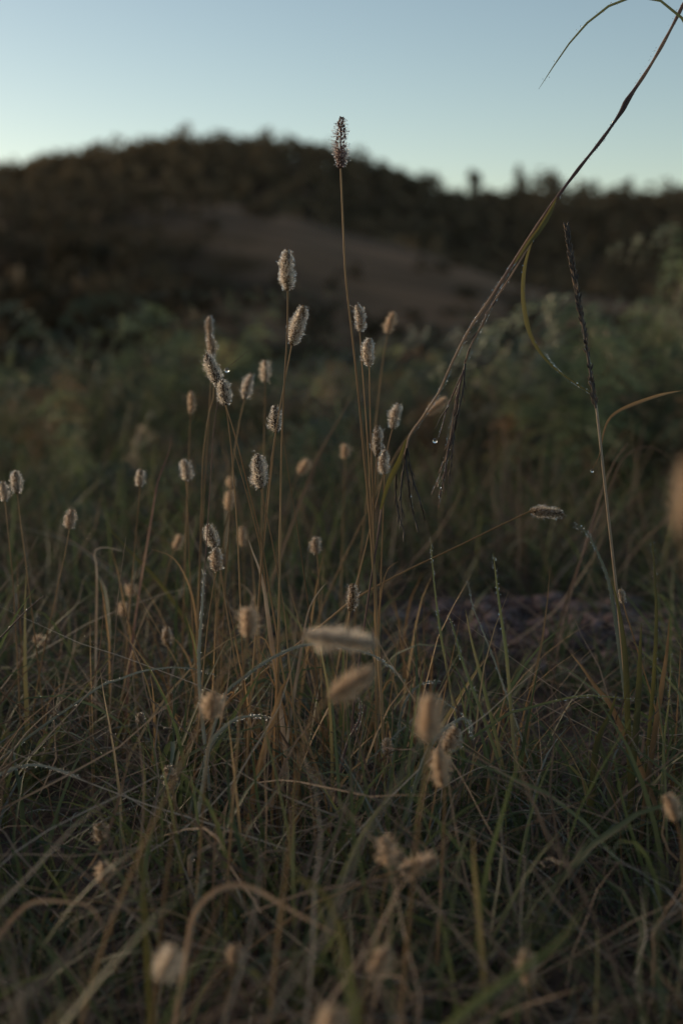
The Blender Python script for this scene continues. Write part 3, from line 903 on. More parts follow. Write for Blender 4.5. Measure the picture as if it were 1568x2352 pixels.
FOX = [
    # in focus, the standing clump
    ('tallest foxtail, wine brown head rising above the skyline', (784, 270), (782, 386), 40, 1.31, [(788, 520), (794, 640), (812, 800), (833, 1010), (850, 1200), (864, 1420), (872, 1560)], dict(spike='wine', hair='wine', stem_r=0.0011, shag=1.6, shed=(0.32, 1.0, 0.62))),
    ('second tallest foxtail, upright silvery head left of the tallest one', (661, 574), (661, 666), 36, 1.30, [(660, 760), (652, 900), (646, 1060), (643, 1260)], dict(spike='brown', stem_r=0.0010)),
    ('foxtail with its silvery head leaning right against the second tallest stem', (698, 704), (670, 792), 36, 1.31, [(655, 870), (632, 1000), (615, 1130), (598, 1330)], dict(spike='brown')),
    ('pale foxtail just right of the tallest stem, upper head of that pair', (820, 702), (826, 762), 26, 1.36, [(832, 850), (843, 1000), (852, 1160), (866, 1400)], dict(spike='tan')),
    ('pale foxtail just right of the tallest stem, lower head of that pair', (848, 778), (848, 841), 30, 1.34, [(850, 960), (856, 1120), (860, 1320)], dict(spike='tan')),
    ('pale foxtail leaning right, beside the lower end of the leaning stalk', (915, 929), (901, 985), 28, 1.40, [(890, 1030), (876, 1110), (846, 1230)], dict(spike='tan')),
    ('brown foxtail in the stacked pair near the stalk foot, upper left head', (866, 979), (866, 1048), 26, 1.34, [(862, 1110), (858, 1200), (860, 1340)], dict(spike='brown')),
    ('greyish foxtail in the stacked pair near the stalk foot, lower right head', (885, 1034), (883, 1089), 26, 1.38, [(881, 1150), (877, 1260), (872, 1400)], dict(spike='tan')),
    ('dark cored foxtail with a pale rim crossed by a stem, below the leaning head', (632, 933), (634, 993), 30, 1.35, [(626, 1060), (613, 1180), (596, 1360)], dict(spike='dark')),
    ('dark brown foxtail with a glittering rim, lowest head of the central clump', (592, 1044), (599, 1122), 38, 1.30, [(612, 1180), (630, 1270), (652, 1400), (660, 1480)], dict(spike='dark')),
    ('bent foxtail leaning left with a white tip, at the left of the clump', (474, 815), (503, 886), 34, 1.33, [(520, 940), (534, 1060), (545, 1220), (552, 1380)], dict(spike='dark')),
    ('dark foxtail tucked under the white tipped leaning head', (510, 874), (518, 930), 34, 1.31, [(540, 1000), (568, 1110), (600, 1240), (620, 1360)], dict(spike='dark')),
    ('soft pinkish foxtail above the white tipped leaning head', (482, 770), (486, 822), 25, 1.48, [(492, 900), (478, 960), (466, 1060), (462, 1200)], dict(spike='tan', hair='tan')),
    ('blurred narrow foxtail, topmost of the stack at the left of the clump', (482, 727), (483, 772), 18, 1.62, [(486, 830), (480, 960), (470, 1120)], dict(spike='tan', hair='tan')),
    ('blurred pale foxtail leaning right between two clumps', (578, 862), (562, 915), 26, 1.58, [(548, 980), (534, 1080), (524, 1240)], dict(spike='tan')),
    ('blurred upright foxtail with a dark stripe, left of the leaning silvery head', (609, 829), (609, 878), 25, 1.66, [(608, 950), (604, 1100), (600, 1240)], dict(spike='brown')),
    ('blurred slim tan foxtail standing alone left of the white tipped head', (440, 899), (438, 951), 19, 1.66, [(434, 1040), (430, 1140), (426, 1260)], dict(spike='tan', hair='tan')),
    ('pale plump foxtail left of the clump, below the slim tan one', (421, 1056), (427, 1105), 28, 1.50, [(431, 1170), (434, 1260), (438, 1340)], dict(spike='tan')),
    ('small pale foxtail left of the plump pale one', (324, 1079), (322, 1118), 24, 1.58, [(316, 1190), (308, 1280)], dict(spike='tan')),
    ('small brown foxtail standing alone at the left, above the grass', (166, 1172), (160, 1215), 27, 1.52, [(148, 1280), (128, 1370)], dict(spike='tan', hair='tan')),
    ('brown foxtail near the left edge, right one of that pair', (36, 1082), (40, 1133), 28, 1.50, [(48, 1200), (62, 1310)], dict(spike='brown')),
    ('pale foxtail cut by the left edge of the picture', (6, 1107), (12, 1151), 26, 1.50, [(20, 1230), (30, 1330), (35, 1420)], dict(spike='tan')),
    ('grey brown foxtail leaning left, upper of the pair by the dew beaded blade', (478, 1207), (494, 1256), 31, 1.42, [(506, 1310), (520, 1400), (540, 1520)], dict(spike='brown')),
    ('sandy upright foxtail, lower of the pair by the dew beaded blade', (496, 1259), (498, 1312), 30, 1.31, [(490, 1350), (476, 1450), (462, 1600)], dict(spike='tan', hair='tan')),
    ('small blurred foxtail leaning right at the left of the beaded pair', (415, 1230), (400, 1262), 22, 1.80, [(386, 1310), (376, 1360)], dict(spike='tan', hair='tan')),
    ('dim blurred foxtail right of the beaded pair', (556, 1210), (558, 1256), 20, 1.85, [(560, 1310), (562, 1360)], dict(spike='brown', hair='tan')),
    ('blurred tan foxtail behind the left stems of the clump', (528, 1127), (524, 1173), 24, 1.70, [(516, 1230), (508, 1310)], dict(spike='tan', hair='tan')),
    ('tiny blurred foxtail peeping out above the blurred tan one', (530, 1096), (531, 1120), 20, 1.95, [(534, 1190), (536, 1280)], dict(spike='tan', hair='tan')),
    ('rounded sandy foxtail right of the clump stems, above the big pale head', (726, 1234), (728, 1273), 26, 1.48, [(731, 1320), (733, 1390)], dict(spike='tan', hair='tan')),
    ('brown foxtail low among the stems, right above the big pale head', (809, 1342), (804, 1402), 27, 1.30, [(800, 1440), (797, 1500)], dict(spike='brown', hair='tan')),
    # blurred in front
    ('blurred round tan foxtail close in front, left of the big pale head', (572, 1397), (570, 1463), 46, 1.03, [(560, 1530), (548, 1680)], dict(spike='tan', hair='tan')),
    ('big pale woolly foxtail lying flat in the centre', (862, 1480), (696, 1456), 48, 0.84, [(640, 1468), (590, 1492), (520, 1535), (470, 1640)], dict(spike='tan', hair='pale', stem_r=0.0009, bend=0.01)),
    ('blurred orange tan foxtail nodding below the big pale head', (857, 1540), (757, 1604), 52, 0.82, [(722, 1640), (690, 1740), (670, 1900)], dict(spike='tan', hair='tan', stem_r=0.0009)),
    ('fuzzy tan foxtail at the end of the dew beaded arch', (492, 1594), (488, 1652), 54, 1.02, [(478, 1720), (468, 1840)], dict(spike='tan', hair='tan')),
    ('strongly blurred orange brown foxtail right of centre', (990, 1597), (984, 1702), 58, 0.84, [(976, 1790), (960, 1900), (945, 2060)], dict(spike='tan', hair='tan', stem_r=0.0009)),
    ('rusty foxtail leaning right against the dewy arch, right of centre', (1050, 1674), (1024, 1724), 42, 1.12, [(1008, 1780), (990, 1880)], dict(spike='brown', hair='tan')),
    ('pale blurred foxtail on a thick orange stem, below the rusty one', (1008, 1721), (1020, 1808), 44, 0.98, [(1020, 1880), (1014, 2010), (1006, 2160), (1002, 2300)], dict(spike='tan', hair='tan', stem_r=0.0009)),
    ('small bristly foxtail right of centre in the dark grass', (888, 1697), (893, 1735), 25, 1.25, [(904, 1780)], dict(spike='tan', hair='tan')),
    ('dishevelled foxtail left of centre in the dark grass', (384, 1760), (396, 1812), 36, 1.20, [(402, 1860), (408, 1920)], dict(spike='tan', hair='tan', shag=2, shed=(0.3, 0.8, 0.6))),
    ('ragged foxtail low on the left with a hanging dry leaf', (230, 1893), (234, 1938), 42, 1.10, [(214, 1980), (170, 2040)], dict(spike='brown', hair='tan', shag=2, shed=(0.1, 0.6, 0.6))),
    ('round blurred foxtail low on the left, below the ragged one', (238, 1982), (242, 2024), 42, 1.0, [(252, 2080), (260, 2160)], dict(spike='tan', hair='tan')),
    ('shaggy blurred foxtail, left one of the low pair right of centre', (880, 1924), (896, 1990), 58, 0.96, [(880, 2060), (868, 2180)], dict(spike='tan', hair='tan', shag=2, shed=(0.3, 0.8, 0.6))),
    ('tan foxtail lying flat, right one of the low pair right of centre', (1004, 1976), (916, 2000), 44, 1.0, [(860, 2018), (790, 2048), (700, 2090)], dict(spike='tan', hair='tan', stem_r=0.0009)),
    ('big blurred pale foxtail in the bottom left foreground', (402, 2176), (368, 2252), 58, 0.72, [(356, 2310), (340, 2420)], dict(spike='tan', hair='pale', stem_r=0.0009)),
    ('blurred tan foxtail leaning right at the bottom centre', (892, 2180), (852, 2242), 52, 0.80, [(840, 2290), (826, 2400)], dict(spike='tan', hair='tan')),
    ('blurred foxtail standing alone in the bottom right foreground', (1208, 2184), (1213, 2262), 42, 0.84, [(1212, 2330), (1210, 2420)], dict(spike='tan', hair='tan')),
    ('blurred foxtail cut by the bottom edge of the picture', (770, 2318), (748, 2390), 60, 0.66, [(740, 2450)], dict(spike='tan', hair='tan')),
    ('rusty foxtail lying almost flat on a long slanting stem at the right', (1293, 1180), (1217, 1174), 28, 1.38, [(1150, 1206), (1040, 1260), (930, 1312), (830, 1366), (770, 1410)], dict(spike='brown', hair='tan', bend=0.0, stem_r=0.0009)),
    ('huge blurred foxtail cut by the right edge of the picture', (1580, 1050), (1566, 1230), 76, 0.55, [(1590, 1330), (1640, 1600)], dict(spike='brown', hair='tan', stem_r=0.0011)),
    ('blurred pale foxtail leaning right, far behind the pair of pale heads', (904, 717), (890, 766), 24, 1.72, [(880, 820), (866, 940), (850, 1080)], dict(spike='tan', hair='tan')),
    ('blurred foxtail slanting behind the hanging seed strands', (1026, 915), (980, 950), 24, 1.72, [(950, 985), (900, 1060), (850, 1160)], dict(spike='tan', hair='tan')),
    ('tiny blurred round foxtail between the clump and the stalk foot', (793, 1021), (793, 1053), 22, 1.95, [(790, 1120), (787, 1220)], dict(spike='tan', hair='tan')),
    ('dim blurred foxtail leaning right behind the central stems', (706, 1056), (686, 1088), 24, 2.1, [(672, 1120), (660, 1170)], dict(spike='tan', hair='tan')),
    ('tiny foxtail low at the right beside the broad dark blades', (1424, 1355), (1430, 1385), 16, 1.36, [(1440, 1420), (1456, 1470)], dict(spike='tan', hair='tan')),
    ('blurred low foxtail at the left, upper of two beside a thin stem', (303, 1342), (300, 1370), 26, 1.85, [(296, 1410)], dict(spike='tan', hair='tan')),
    ('blurred low foxtail at the left, lower of two beside a thin stem', (280, 1383), (284, 1416), 26, 1.75, [(288, 1460)], dict(spike='tan', hair='tan')),
    ('blurred foxtail lying low near the left edge', (78, 1466), (112, 1474), 20, 1.70, [(130, 1500)], dict(spike='tan', hair='tan')),
    ('dim brown foxtail left of the dew beaded blade', (384, 1443), (386, 1484), 25, 1.55, [(388, 1540), (390, 1610)], dict(spike='brown', hair='tan')),
    ('tiny round foxtail in the dark grass at the left', (322, 1638), (322, 1662), 22, 1.42, [(330, 1700)], dict(spike='tan', hair='tan')),
    ('blurred drooping foxtail by the right edge in the dark grass', (1530, 1826), (1552, 1886), 38, 0.96, [(1564, 1940), (1570, 2060)], dict(spike='tan', hair='tan')),
    ('dim blurred foxtail drooping low left of centre in the foreground', (541, 2172), (536, 2216), 34, 0.86, [(530, 2250)], dict(spike='brown', hair='tan')),
]
for lab, tip, base, w, d, stem, kw in FOX:
    foxtail(lab, tip, base, w, d, stem, **kw)


# ------------------------------------------------------------------ single blades and stems one can pick out
def dew_on(pts, wid, n, r, size=(0.00020, 0.00055), face=None):
    p = smooth(pts, 200)
    k = r.integers(2, 198, n)
    T = unit(np.gradient(p, axis=0))
    S = unit(np.cross(T, (0, -1.0, 0.15)))
    side = r.choice([-1, 1], n)[:, None] * S[k] * np.clip(wid, 0.0004, 1) * 0.5 * r.uniform(0.5, 1.1, (n, 1))
    m = MB()
    m.blobs(p[k] + side + r.normal(0, 0.0002, (n, 3)) + (0, -0.0003, 0), r.uniform(*size, n) * np.where(r.random(n) < 0.08, 1.8, 1))
    return m


def blade(label, pts, d, wid, mat, dew=0, root=True, tint=0.5, fold=0.25, name='grass_shoot', cat='grass blade', tube=False, face=(0.25, -1.0, 0.35), group='single blades and stems standing out of the meadow'):
    """pts run from the tip to the foot; (u, v) at d or (u, v, d)."""
    r = np.random.default_rng(int(pts[0][0] * 3 + pts[0][1] * 11))
    w = [P(q[0], q[1], q[2] if len(q) > 2 else d) for q in pts]
    wid = wid * 0.78
    if root:
        w = ground_end(w)
    foot = w[-1]
    p = smooth(w, 40)
    t = np.linspace(0, 1, 40)
    m = MB()
    tn = np.clip(tint + 0.12 * np.sin(t * 11 + r.uniform(0, 6)) + 0.06 * np.sin(t * 37), 0, 1)
    if tube:
        m.tube(p, wid / 2 * (0.35 + 0.65 * np.minimum(1, t * 3)) * (1 + 0.06 * np.sin(t * 60)), 6, tn)
    else:
        m.ribbon(p, wid * np.minimum(1, (t / 0.32) ** 0.7 + 0.05) * (1 - 0.45 * np.clip((t - 0.6) / 0.4, 0, 1)), np.array(face), fold, tn)
    o = m.build(name, mat, None, foot)
    tag(o, label, cat, group, 'thing')
    if dew:
        dm = dew_on(w, wid, int(dew * 1.8), r)
        tag(dm.build('dew', DEW, o), kind='stuff').data.transform(mat_shift(-foot))
    return o


BL = [
    ('upright blade beaded with big dew drops left of centre', [(469, 1303), (466, 1370), (461, 1440), (457, 1510), (460, 1600), (472, 1720)], 1.30, 0.0042, M_TEAL, dict(dew=260, tint=0.6)),
    ('long dew beaded blade arching over the centre under the big pale head', [(936, 1570), (862, 1508), (780, 1486), (700, 1481), (625, 1511), (560, 1556), (515, 1597), (486, 1690)], 1.26, 0.0034, M_TEAL, dict(dew=330, tint=0.6)),
    ('teal blade lying sideways left of the dew beaded upright blade', [(510, 1556), (430, 1534), (340, 1539), (270, 1562), (210, 1590)], 1.34, 0.0030, M_TEAL, dict(dew=90)),
    ('short thick dewy arch below the fuzzy tan foxtail', [(625, 1652), (590, 1645), (545, 1650), (510, 1675), (482, 1712), (470, 1780)], 1.20, 0.0046, M_TEAL, dict(dew=240, tint=0.7)),
    ('dew covered blade arching in from the left edge', [(190, 1790), (130, 1766), (70, 1757), (10, 1774), (-60, 1820)], 1.18, 0.0042, M_TEAL, dict(dew=200, tint=0.8)),
    ('teal dewy arch right of centre above the dark grass', [(1015, 1566), (980, 1567), (948, 1585), (925, 1625), (912, 1690)], 1.32, 0.0034, M_TEAL, dict(dew=130, tint=0.3)),
    ('thick dewy blade curving over beside the rusty foxtail', [(1085, 1700), (1075, 1652), (1040, 1660), (1003, 1692), (972, 1745), (945, 1830), (935, 1920)], 1.20, 0.0042, M_TEAL, dict(dew=240, tint=0.7)),
    ('second thin dewy blade crossing the thick one beside the rusty foxtail', [(1082, 1690), (1060, 1642), (1030, 1618), (1000, 1604), (960, 1640)], 1.3, 0.0022, M_TEAL, dict(dew=120)),
    ('dew tipped blade lying level in front of the broad dark tuft', [(1472, 1608), (1410, 1602), (1350, 1598), (1296, 1605), (1200, 1630), (1150, 1650)], 1.28, 0.0032, M_GREEN, dict(dew=150, tint=0.6)),
    ('tall thin green blade, first of three upright ones over the bare soil', [(988, 1228), (992, 1290), (1000, 1370), (1012, 1460), (1030, 1560)], 1.34, 0.0030, M_GREEN, dict(dew=90, tint=0.7)),
    ('tall stout green blade, tallest upright one over the bare soil', [(1132, 1268), (1140, 1340), (1152, 1430), (1162, 1500), (1172, 1620)], 1.30, 0.0044, M_GREEN, dict(dew=120, tint=0.7)),
    ('dewy slanting blade between the upright ones over the bare soil', [(1072, 1330), (1086, 1395), (1104, 1440), (1128, 1500), (1150, 1560)], 1.34, 0.0024, M_TEAL, dict(dew=90)),
    ('silver tipped blade slanting in front of the bare soil', [(1029, 1408), (1045, 1460), (1062, 1520), (1088, 1590), (1110, 1650)], 1.30, 0.0040, M_GREEN, dict(dew=120, tint=0.5)),
    ('green blade right of the silver tipped one, in front of the bare soil', [(1068, 1400), (1082, 1470), (1100, 1540), (1118, 1610)], 1.32, 0.0046, M_GREEN, dict(dew=20, tint=0.75)),
    ('dark dewy blade bowing over left of the broad tuft, tip turned down', [(1310, 1202), (1345, 1222), (1372, 1270), (1398, 1340), (1412, 1420), (1430, 1560)], 1.36, 0.0052, M_TEAL, dict(dew=150, tint=0.1)),
    ('broad olive blade, first of the dark tuft at the right', [(1404, 1330), (1420, 1400), (1434, 1500), (1440, 1640)], 1.30, 0.0075, M_OLIVE, dict(tint=0.2)),
    ('broad brown blade, second of the dark tuft at the right', [(1472, 1430), (1468, 1520), (1464, 1620), (1456, 1720)], 1.28, 0.0080, M_OLIVE, dict(tint=0.1)),
    ('tall narrow blade with an orange tip rising from the dark tuft', [(1496, 1238), (1504, 1340), (1506, 1440), (1500, 1560), (1488, 1700)], 1.31, 0.0050, M_OLIVE, dict(tint=0.25, dew=40)),
    ('reddish orange blade at the right of the dark tuft', [(1536, 1422), (1530, 1500), (1518, 1580), (1500, 1700)], 1.29, 0.0070, M_ORANGE, dict(tint=0.1)),
    ('thin upright blade at the right edge of the dark tuft', [(1540, 1490), (1536, 1600), (1524, 1700), (1520, 1780)], 1.25, 0.0026, M_GREEN, dict(tint=0.7, dew=60)),
    ('orange tipped short blade leaning left before the dark tuft', [(1309, 1500), (1335, 1532), (1365, 1575), (1396, 1612), (1420, 1660)], 1.30, 0.0066, M_ORANGE, dict(tint=0.2)),
    ('broad brown blade crossing low in front of the dark tuft', [(1416, 1590), (1400, 1640), (1380, 1680), (1366, 1730), (1360, 1800)], 1.24, 0.0078, M_OLIVE, dict(tint=0.15)),
    ('grey purple blade arching over in the bottom centre foreground', [(800, 2160), (720, 2120), (650, 2080), (590, 2045), (535, 2033), (480, 2058), (442, 2110), (428, 2190)], 0.86, 0.0042, M_PURPLE, dict(tint=1.0)),
    ('green dewy shaft rising into the grey purple arch', [(468, 1990), (458, 2050), (442, 2120), (428, 2190)], 0.95, 0.0056, M_TEAL, dict(tint=0.2, dew=60)),
    ('olive blade bent over at the bottom centre, right of the grey purple arch', [(645, 2050), (690, 2020), (735, 2046), (770, 2105), (795, 2190), (818, 2320)], 0.80, 0.0052, M_OLIVE, dict(tint=0.5)),
    ('blurred green blade slanting across the bottom right foreground', [(1335, 2080), (1318, 2120), (1270, 2175), (1190, 2235), (1100, 2300), (1020, 2370)], 0.72, 0.0075, M_GREEN, dict(tint=0.6)),
    ('blurred pale straw slanting at the bottom left edge', [(-10, 2120), (15, 2190), (40, 2270), (62, 2380)], 0.78, 0.0042, M_STRAW, dict(tint=0.7, tube=True)),
    ('blurred green blade standing in the bottom centre foreground', [(770, 2120), (790, 2200), (806, 2290), (820, 2400)], 0.66, 0.0060, M_GREEN, dict(tint=0.7)),
    ('dark twig poking in from the left edge', [(101, 1369), (60, 1404), (20, 1446), (-20, 1490), (-60, 1560)], 1.26, 0.0028, M_PURPLE, dict(tint=0.1, tube=True, dew=40)),
    ('dry straw leaf folded over low left of centre', [(566, 1930), (520, 1931), (480, 1944), (452, 1962), (436, 1972), (440, 2050)], 1.12, 0.0050, M_STRAW, dict(tint=0.7)),
    ('long straw stem lying level in the low centre', [(868, 1862), (800, 1882), (700, 1908), (620, 1930), (560, 1950)], 1.18, 0.0030, M_STRAW, dict(tint=0.7, tube=True)),
    ('thin straw stem lying under the long level one in the low centre', [(784, 1930), (700, 1932), (640, 1944), (570, 1962)], 1.2, 0.0018, M_STRAW, dict(tint=0.8, tube=True)),
    ('forked white twig lying in the dark grass, upper strand', [(1316, 1849), (1250, 1862), (1190, 1862), (1150, 1878), (1090, 1888), (1050, 1900)], 1.22, 0.0021, M_STRAW, dict(tint=0.95, tube=True)),
    ('forked white twig lying in the dark grass, lower strand', [(1296, 1870), (1230, 1868), (1180, 1866), (1130, 1876)], 1.22, 0.0023, M_STRAW, dict(tint=0.95, tube=True, root=False)),
    ('pale straw running down right in the dark grass', [(1036, 1878), (1085, 1905), (1140, 1935), (1200, 1966), (1240, 2000), (1275, 2030)], 1.14, 0.0023, M_STRAW, dict(tint=0.9, tube=True)),
    ('tan arch over the dark grass right of the pale blurred foxtail', [(1030, 1816), (1070, 1792), (1120, 1785), (1180, 1802), (1225, 1845), (1246, 1900)], 1.08, 0.0028, M_STRAW, dict(tint=0.4, tube=True)),
    ('thin straw with a small hanging seed lying right of centre', [(1366, 1798), (1300, 1776), (1250, 1768), (1170, 1774), (1090, 1768)], 1.24, 0.0018, M_STRAW, dict(tint=0.8, tube=True)),
    ('purple dewy stem standing in the centre of the dark grass', [(826, 1600), (826, 1650), (800, 1700), (784, 1760), (768, 1850), (756, 1960)], 1.26, 0.0036, M_PURPLE, dict(tint=0.4, tube=True, dew=200)),
    ('dry leaf bent at a sharp elbow right of the clump', [(752, 1336), (735, 1355), (716, 1384), (704, 1420), (694, 1480)], 1.31, 0.0038, M_STRAW, dict(tint=0.7)),
    ('broad pale dry leaf slanting among the clump stems', [(570, 1238), (582, 1272), (596, 1308), (606, 1350), (616, 1420)], 1.32, 0.0058, M_STRAW, dict(tint=0.75)),
    ('curled orange dead leaf low in the clump', [(668, 1530), (662, 1560), (648, 1580), (642, 1600)], 1.28, 0.0075, M_ORANGE, dict(tint=0.4)),
    ('thin bare stem left of the clump without a head', [(290, 1234), (282, 1290), (272, 1370), (264, 1480), (258, 1560)], 1.40, 0.0017, M_STRAW, dict(tint=0.6, tube=True)),
    ('white curl of dry leaf at the left', [(288, 1268), (250, 1258), (224, 1260), (217, 1274), (222, 1300), (223, 1350), (222, 1420)], 1.62, 0.0034, M_STRAW, dict(tint=0.8)),
    ('pale grey stem leaning across the left middle', [(110, 1216), (170, 1244), (216, 1276), (260, 1306), (300, 1350)], 1.7, 0.0022, M_PURPLE, dict(tint=0.7, tube=True)),
    ('straw leaning right at the left, crossing the thin bare stem', [(352, 1262), (330, 1292), (312, 1324), (296, 1380), (290, 1430)], 1.6, 0.0020, M_STRAW, dict(tint=0.5, tube=True)),
    ('thin golden stalk slanting up left in the grass', [(220, 1552), (170, 1590), (120, 1630), (66, 1680), (20, 1740)], 1.26, 0.0020, M_STRAW, dict(tint=0.7, tube=True)),
    ('brown stalk lying across the left grass', [(262, 1660), (210, 1690), (150, 1720), (90, 1734), (30, 1752)], 1.22, 0.0022, M_STRAW, dict(tint=0.6, tube=True)),
    ('long thin straw slanting down right through the left grass', [(176, 1640), (260, 1690), (352, 1772), (400, 1840), (440, 1930), (460, 1990)], 1.24, 0.0020, M_STRAW, dict(tint=0.65, tube=True)),
    ('blurred golden stem slanting low at the left', [(38, 2032), (130, 2050), (220, 2070), (310, 2090), (420, 2106)], 1.0, 0.0024, M_ORANGE, dict(tint=0.8, tube=True)),
    ('grey arch of dry leaf low at the left edge', [(245, 2150), (210, 2085), (150, 2072), (80, 2072), (40, 2100), (0, 2150)], 0.88, 0.0036, M_PURPLE, dict(tint=0.9)),
    ('blurred brown blade standing upright at the lower left', [(318, 1900), (326, 1980), (332, 2080), (338, 2200)], 0.86, 0.0046, M_OLIVE, dict(tint=0.3)),
    ('second blurred orange stem at the lower left, leaning right', [(402, 1880), (392, 1960), (380, 2050), (370, 2150)], 0.90, 0.0040, M_ORANGE, dict(tint=0.2, tube=True)),
    ('straw pointing up left at the right edge in the middle distance', [(1440, 1020), (1410, 1060), (1385, 1120), (1360, 1200)], 1.75, 0.0028, M_PURPLE, dict(tint=0.6, tube=True)),
    ('pale dry leaf bent over at the right edge in the middle distance', [(1560, 1080), (1530, 1046), (1490, 1026), (1455, 1034), (1425, 1060), (1400, 1120)], 1.75, 0.0030, M_STRAW, dict(tint=0.3)),
    ('blurred diagonal straw behind the clump, rising to the right', [(812, 900), (780, 960), (740, 1030), (706, 1110), (680, 1180)], 1.85, 0.0044, M_STRAW, dict(tint=0.35)),
    ('brown dry leaf standing between the small and plump pale foxtails', [(396, 990), (390, 1030), (376, 1070), (362, 1110), (350, 1180)], 1.55, 0.0036, M_PURPLE, dict(tint=0.6)),
    ('thin dark stem slanting right out of the clump', [(650, 1000), (664, 1100), (684, 1220), (704, 1360), (716, 1460)], 1.34, 0.0018, M_ORANGE, dict(tint=0.1, tube=True)),
    ('thin golden stem right of the lower sandy foxtail', [(508, 1312), (522, 1380), (540, 1460), (556, 1560)], 1.36, 0.0020, M_ORANGE, dict(tint=0.5, tube=True)),
    ('golden stem standing bare left of the dark glittering foxtail', [(536, 1030), (560, 1110), (584, 1200), (602, 1280), (612, 1370)], 1.33, 0.0022, M_ORANGE, dict(tint=0.6, tube=True)),
    ('green blade leaning left among the blurred stems at the left', [(240, 1200), (300, 1268), (360, 1330), (410, 1400), (440, 1450)], 1.75, 0.0060, M_OLIVE, dict(tint=0.3)),
]
for lab, pts, d, w, mt, kw in BL:
    nm = 'dry_straw' if kw.get('tube') else 'grass_shoot'
    blade(lab, pts, d, w, mt, name=nm, cat='grass stem' if kw.get('tube') else 'grass blade', **kw)

# blade arching across the top right corner, its foot beyond the right edge
blade('dark green blade arching through the top right corner of the sky', [(1236, 205), (1265, 160), (1300, 108), (1345, 55), (1390, 18), (1430, 0), (1475, -12), (1520, 4), (1568, 46), (1610, 140), (1650, 420), (1670, 800), (1680, 1200)], 1.27, 0.0058, M_GREEN, dew=70, tint=0.55, fold=0.5)


# ------------------------------------------------------------------ the leaning stalk
DS = 1.31
foot = ground_end([P(940, 1000, DS), P(906, 1075, DS), P(880, 1150, DS), P(866, 1240, DS)])[-1]
stalk = empty('leaning_grass_stalk', foot)
tag(stalk, 'tall leaning grass stalk running to the top right corner, hung with dark seed strands', 'grass stalk', kind='thing')
rs = np.random.default_rng(77)


def part(mbx, name, mat, kind=None, parent=stalk):
    o = mbx.build(name, mat, parent)
    o.data.transform(mat_shift(-foot))
    return tag(o, kind=kind)


main = [P(1640, -150, DS), P(1566, 14, DS), P(1500, 138, DS), P(1440, 230, DS), P(1425, 258, DS), P(1380, 322, DS), P(1330, 385, DS), P(1275, 458, DS), P(1232, 520, DS), P(1180, 600, DS), P(1128, 682, DS), P(1080, 752, DS), P(1040, 828, DS), P(1005, 905, DS), P(965, 965, DS), P(940, 1002, DS), P(930, 1040, DS), P(904, 1090, DS), P(880, 1150, DS), P(866, 1240, DS)]
main = ground_end(main)
sp = smooth(main, 220)
t = np.linspace(0, 1, 220)
zz = sp[:, 0]
rad = 0.0015 + 0.00022 * np.sin(t * 170) * (t < 0.3) + 0.0012 * np.exp(-((t - 0.185) / 0.012) ** 2)
rad = np.where(t > 0.33, np.interp(t, [0.33, 0.5, 0.75, 1], [0.0016, 0.0010, 0.0010, 0.0011]), rad)
m = MB()
m.tube(sp, rad, 8, np.clip(np.interp(t, [0, 0.16, 0.19, 0.24, 0.33, 0.5, 0.62, 0.7, 1], [0.65, 0.7, 0.1, 0.15, 0.6, 1.0, 0.8, 0.3, 0.4]) + 0.1 * np.sin(t * 60), 0, 1))
part(m, 'stem', M_PURPLE)
# sheath and hanging leaf
m = MB()
sh = [P(1278, 452, DS - 0.004), P(1262, 488, DS - 0.004), P(1238, 528, DS - 0.004), P(1215, 556, DS - 0.004), P(1180, 606, DS - 0.004)]
m.ribbon(smooth(sh, 14), 0.0046 * np.array([0.1, 0.5, 0.8, 1, 1.1, 1.1, 1, 1, 0.9, 0.8, 0.7, 0.6, 0.4, 0.2]), np.array((0.2, -1, 0.1)), 0.4, 0.75)
part(m, 'leaf_sheath', M_OLIVE)
m = MB()
lf = [P(1238, 520, DS), P(1220, 556, DS), P(1205, 610, DS), P(1200, 665, DS), P(1204, 715, DS), P(1216, 765, DS), P(1240, 810, DS), P(1276, 848, DS), P(1320, 880, DS), P(1362, 908, DS)]
m.ribbon(smooth(lf, 40), 0.0052 * np.interp(np.linspace(0, 1, 40), [0, 0.1, 0.25, 0.5, 0.7, 1], [0.35, 0.4, 0.8, 1, 0.45, 0.28]), np.array((0.5, -1, 0.1)), 0.3, np.interp(np.linspace(0, 1, 40), [0, 0.2, 0.6, 1], [0.9, 0.7, 0.6, 0.2]))
part(m, 'leaf', M_OLIVE)
m = MB()
lw = [P(932, 1010, DS - 0.003), P(915, 1062, DS - 0.003), P(892, 1110, DS - 0.003), P(874, 1170, DS - 0.003)]
m.ribbon(smooth(lw, 16), 0.0058 * np.interp(np.linspace(0, 1, 16), [0, 0.4, 1], [0.3, 1, 0.4]), np.array((0.3, -1, 0)), 0.3, 0.5)
part(m, 'leaf', M_OLIVE)
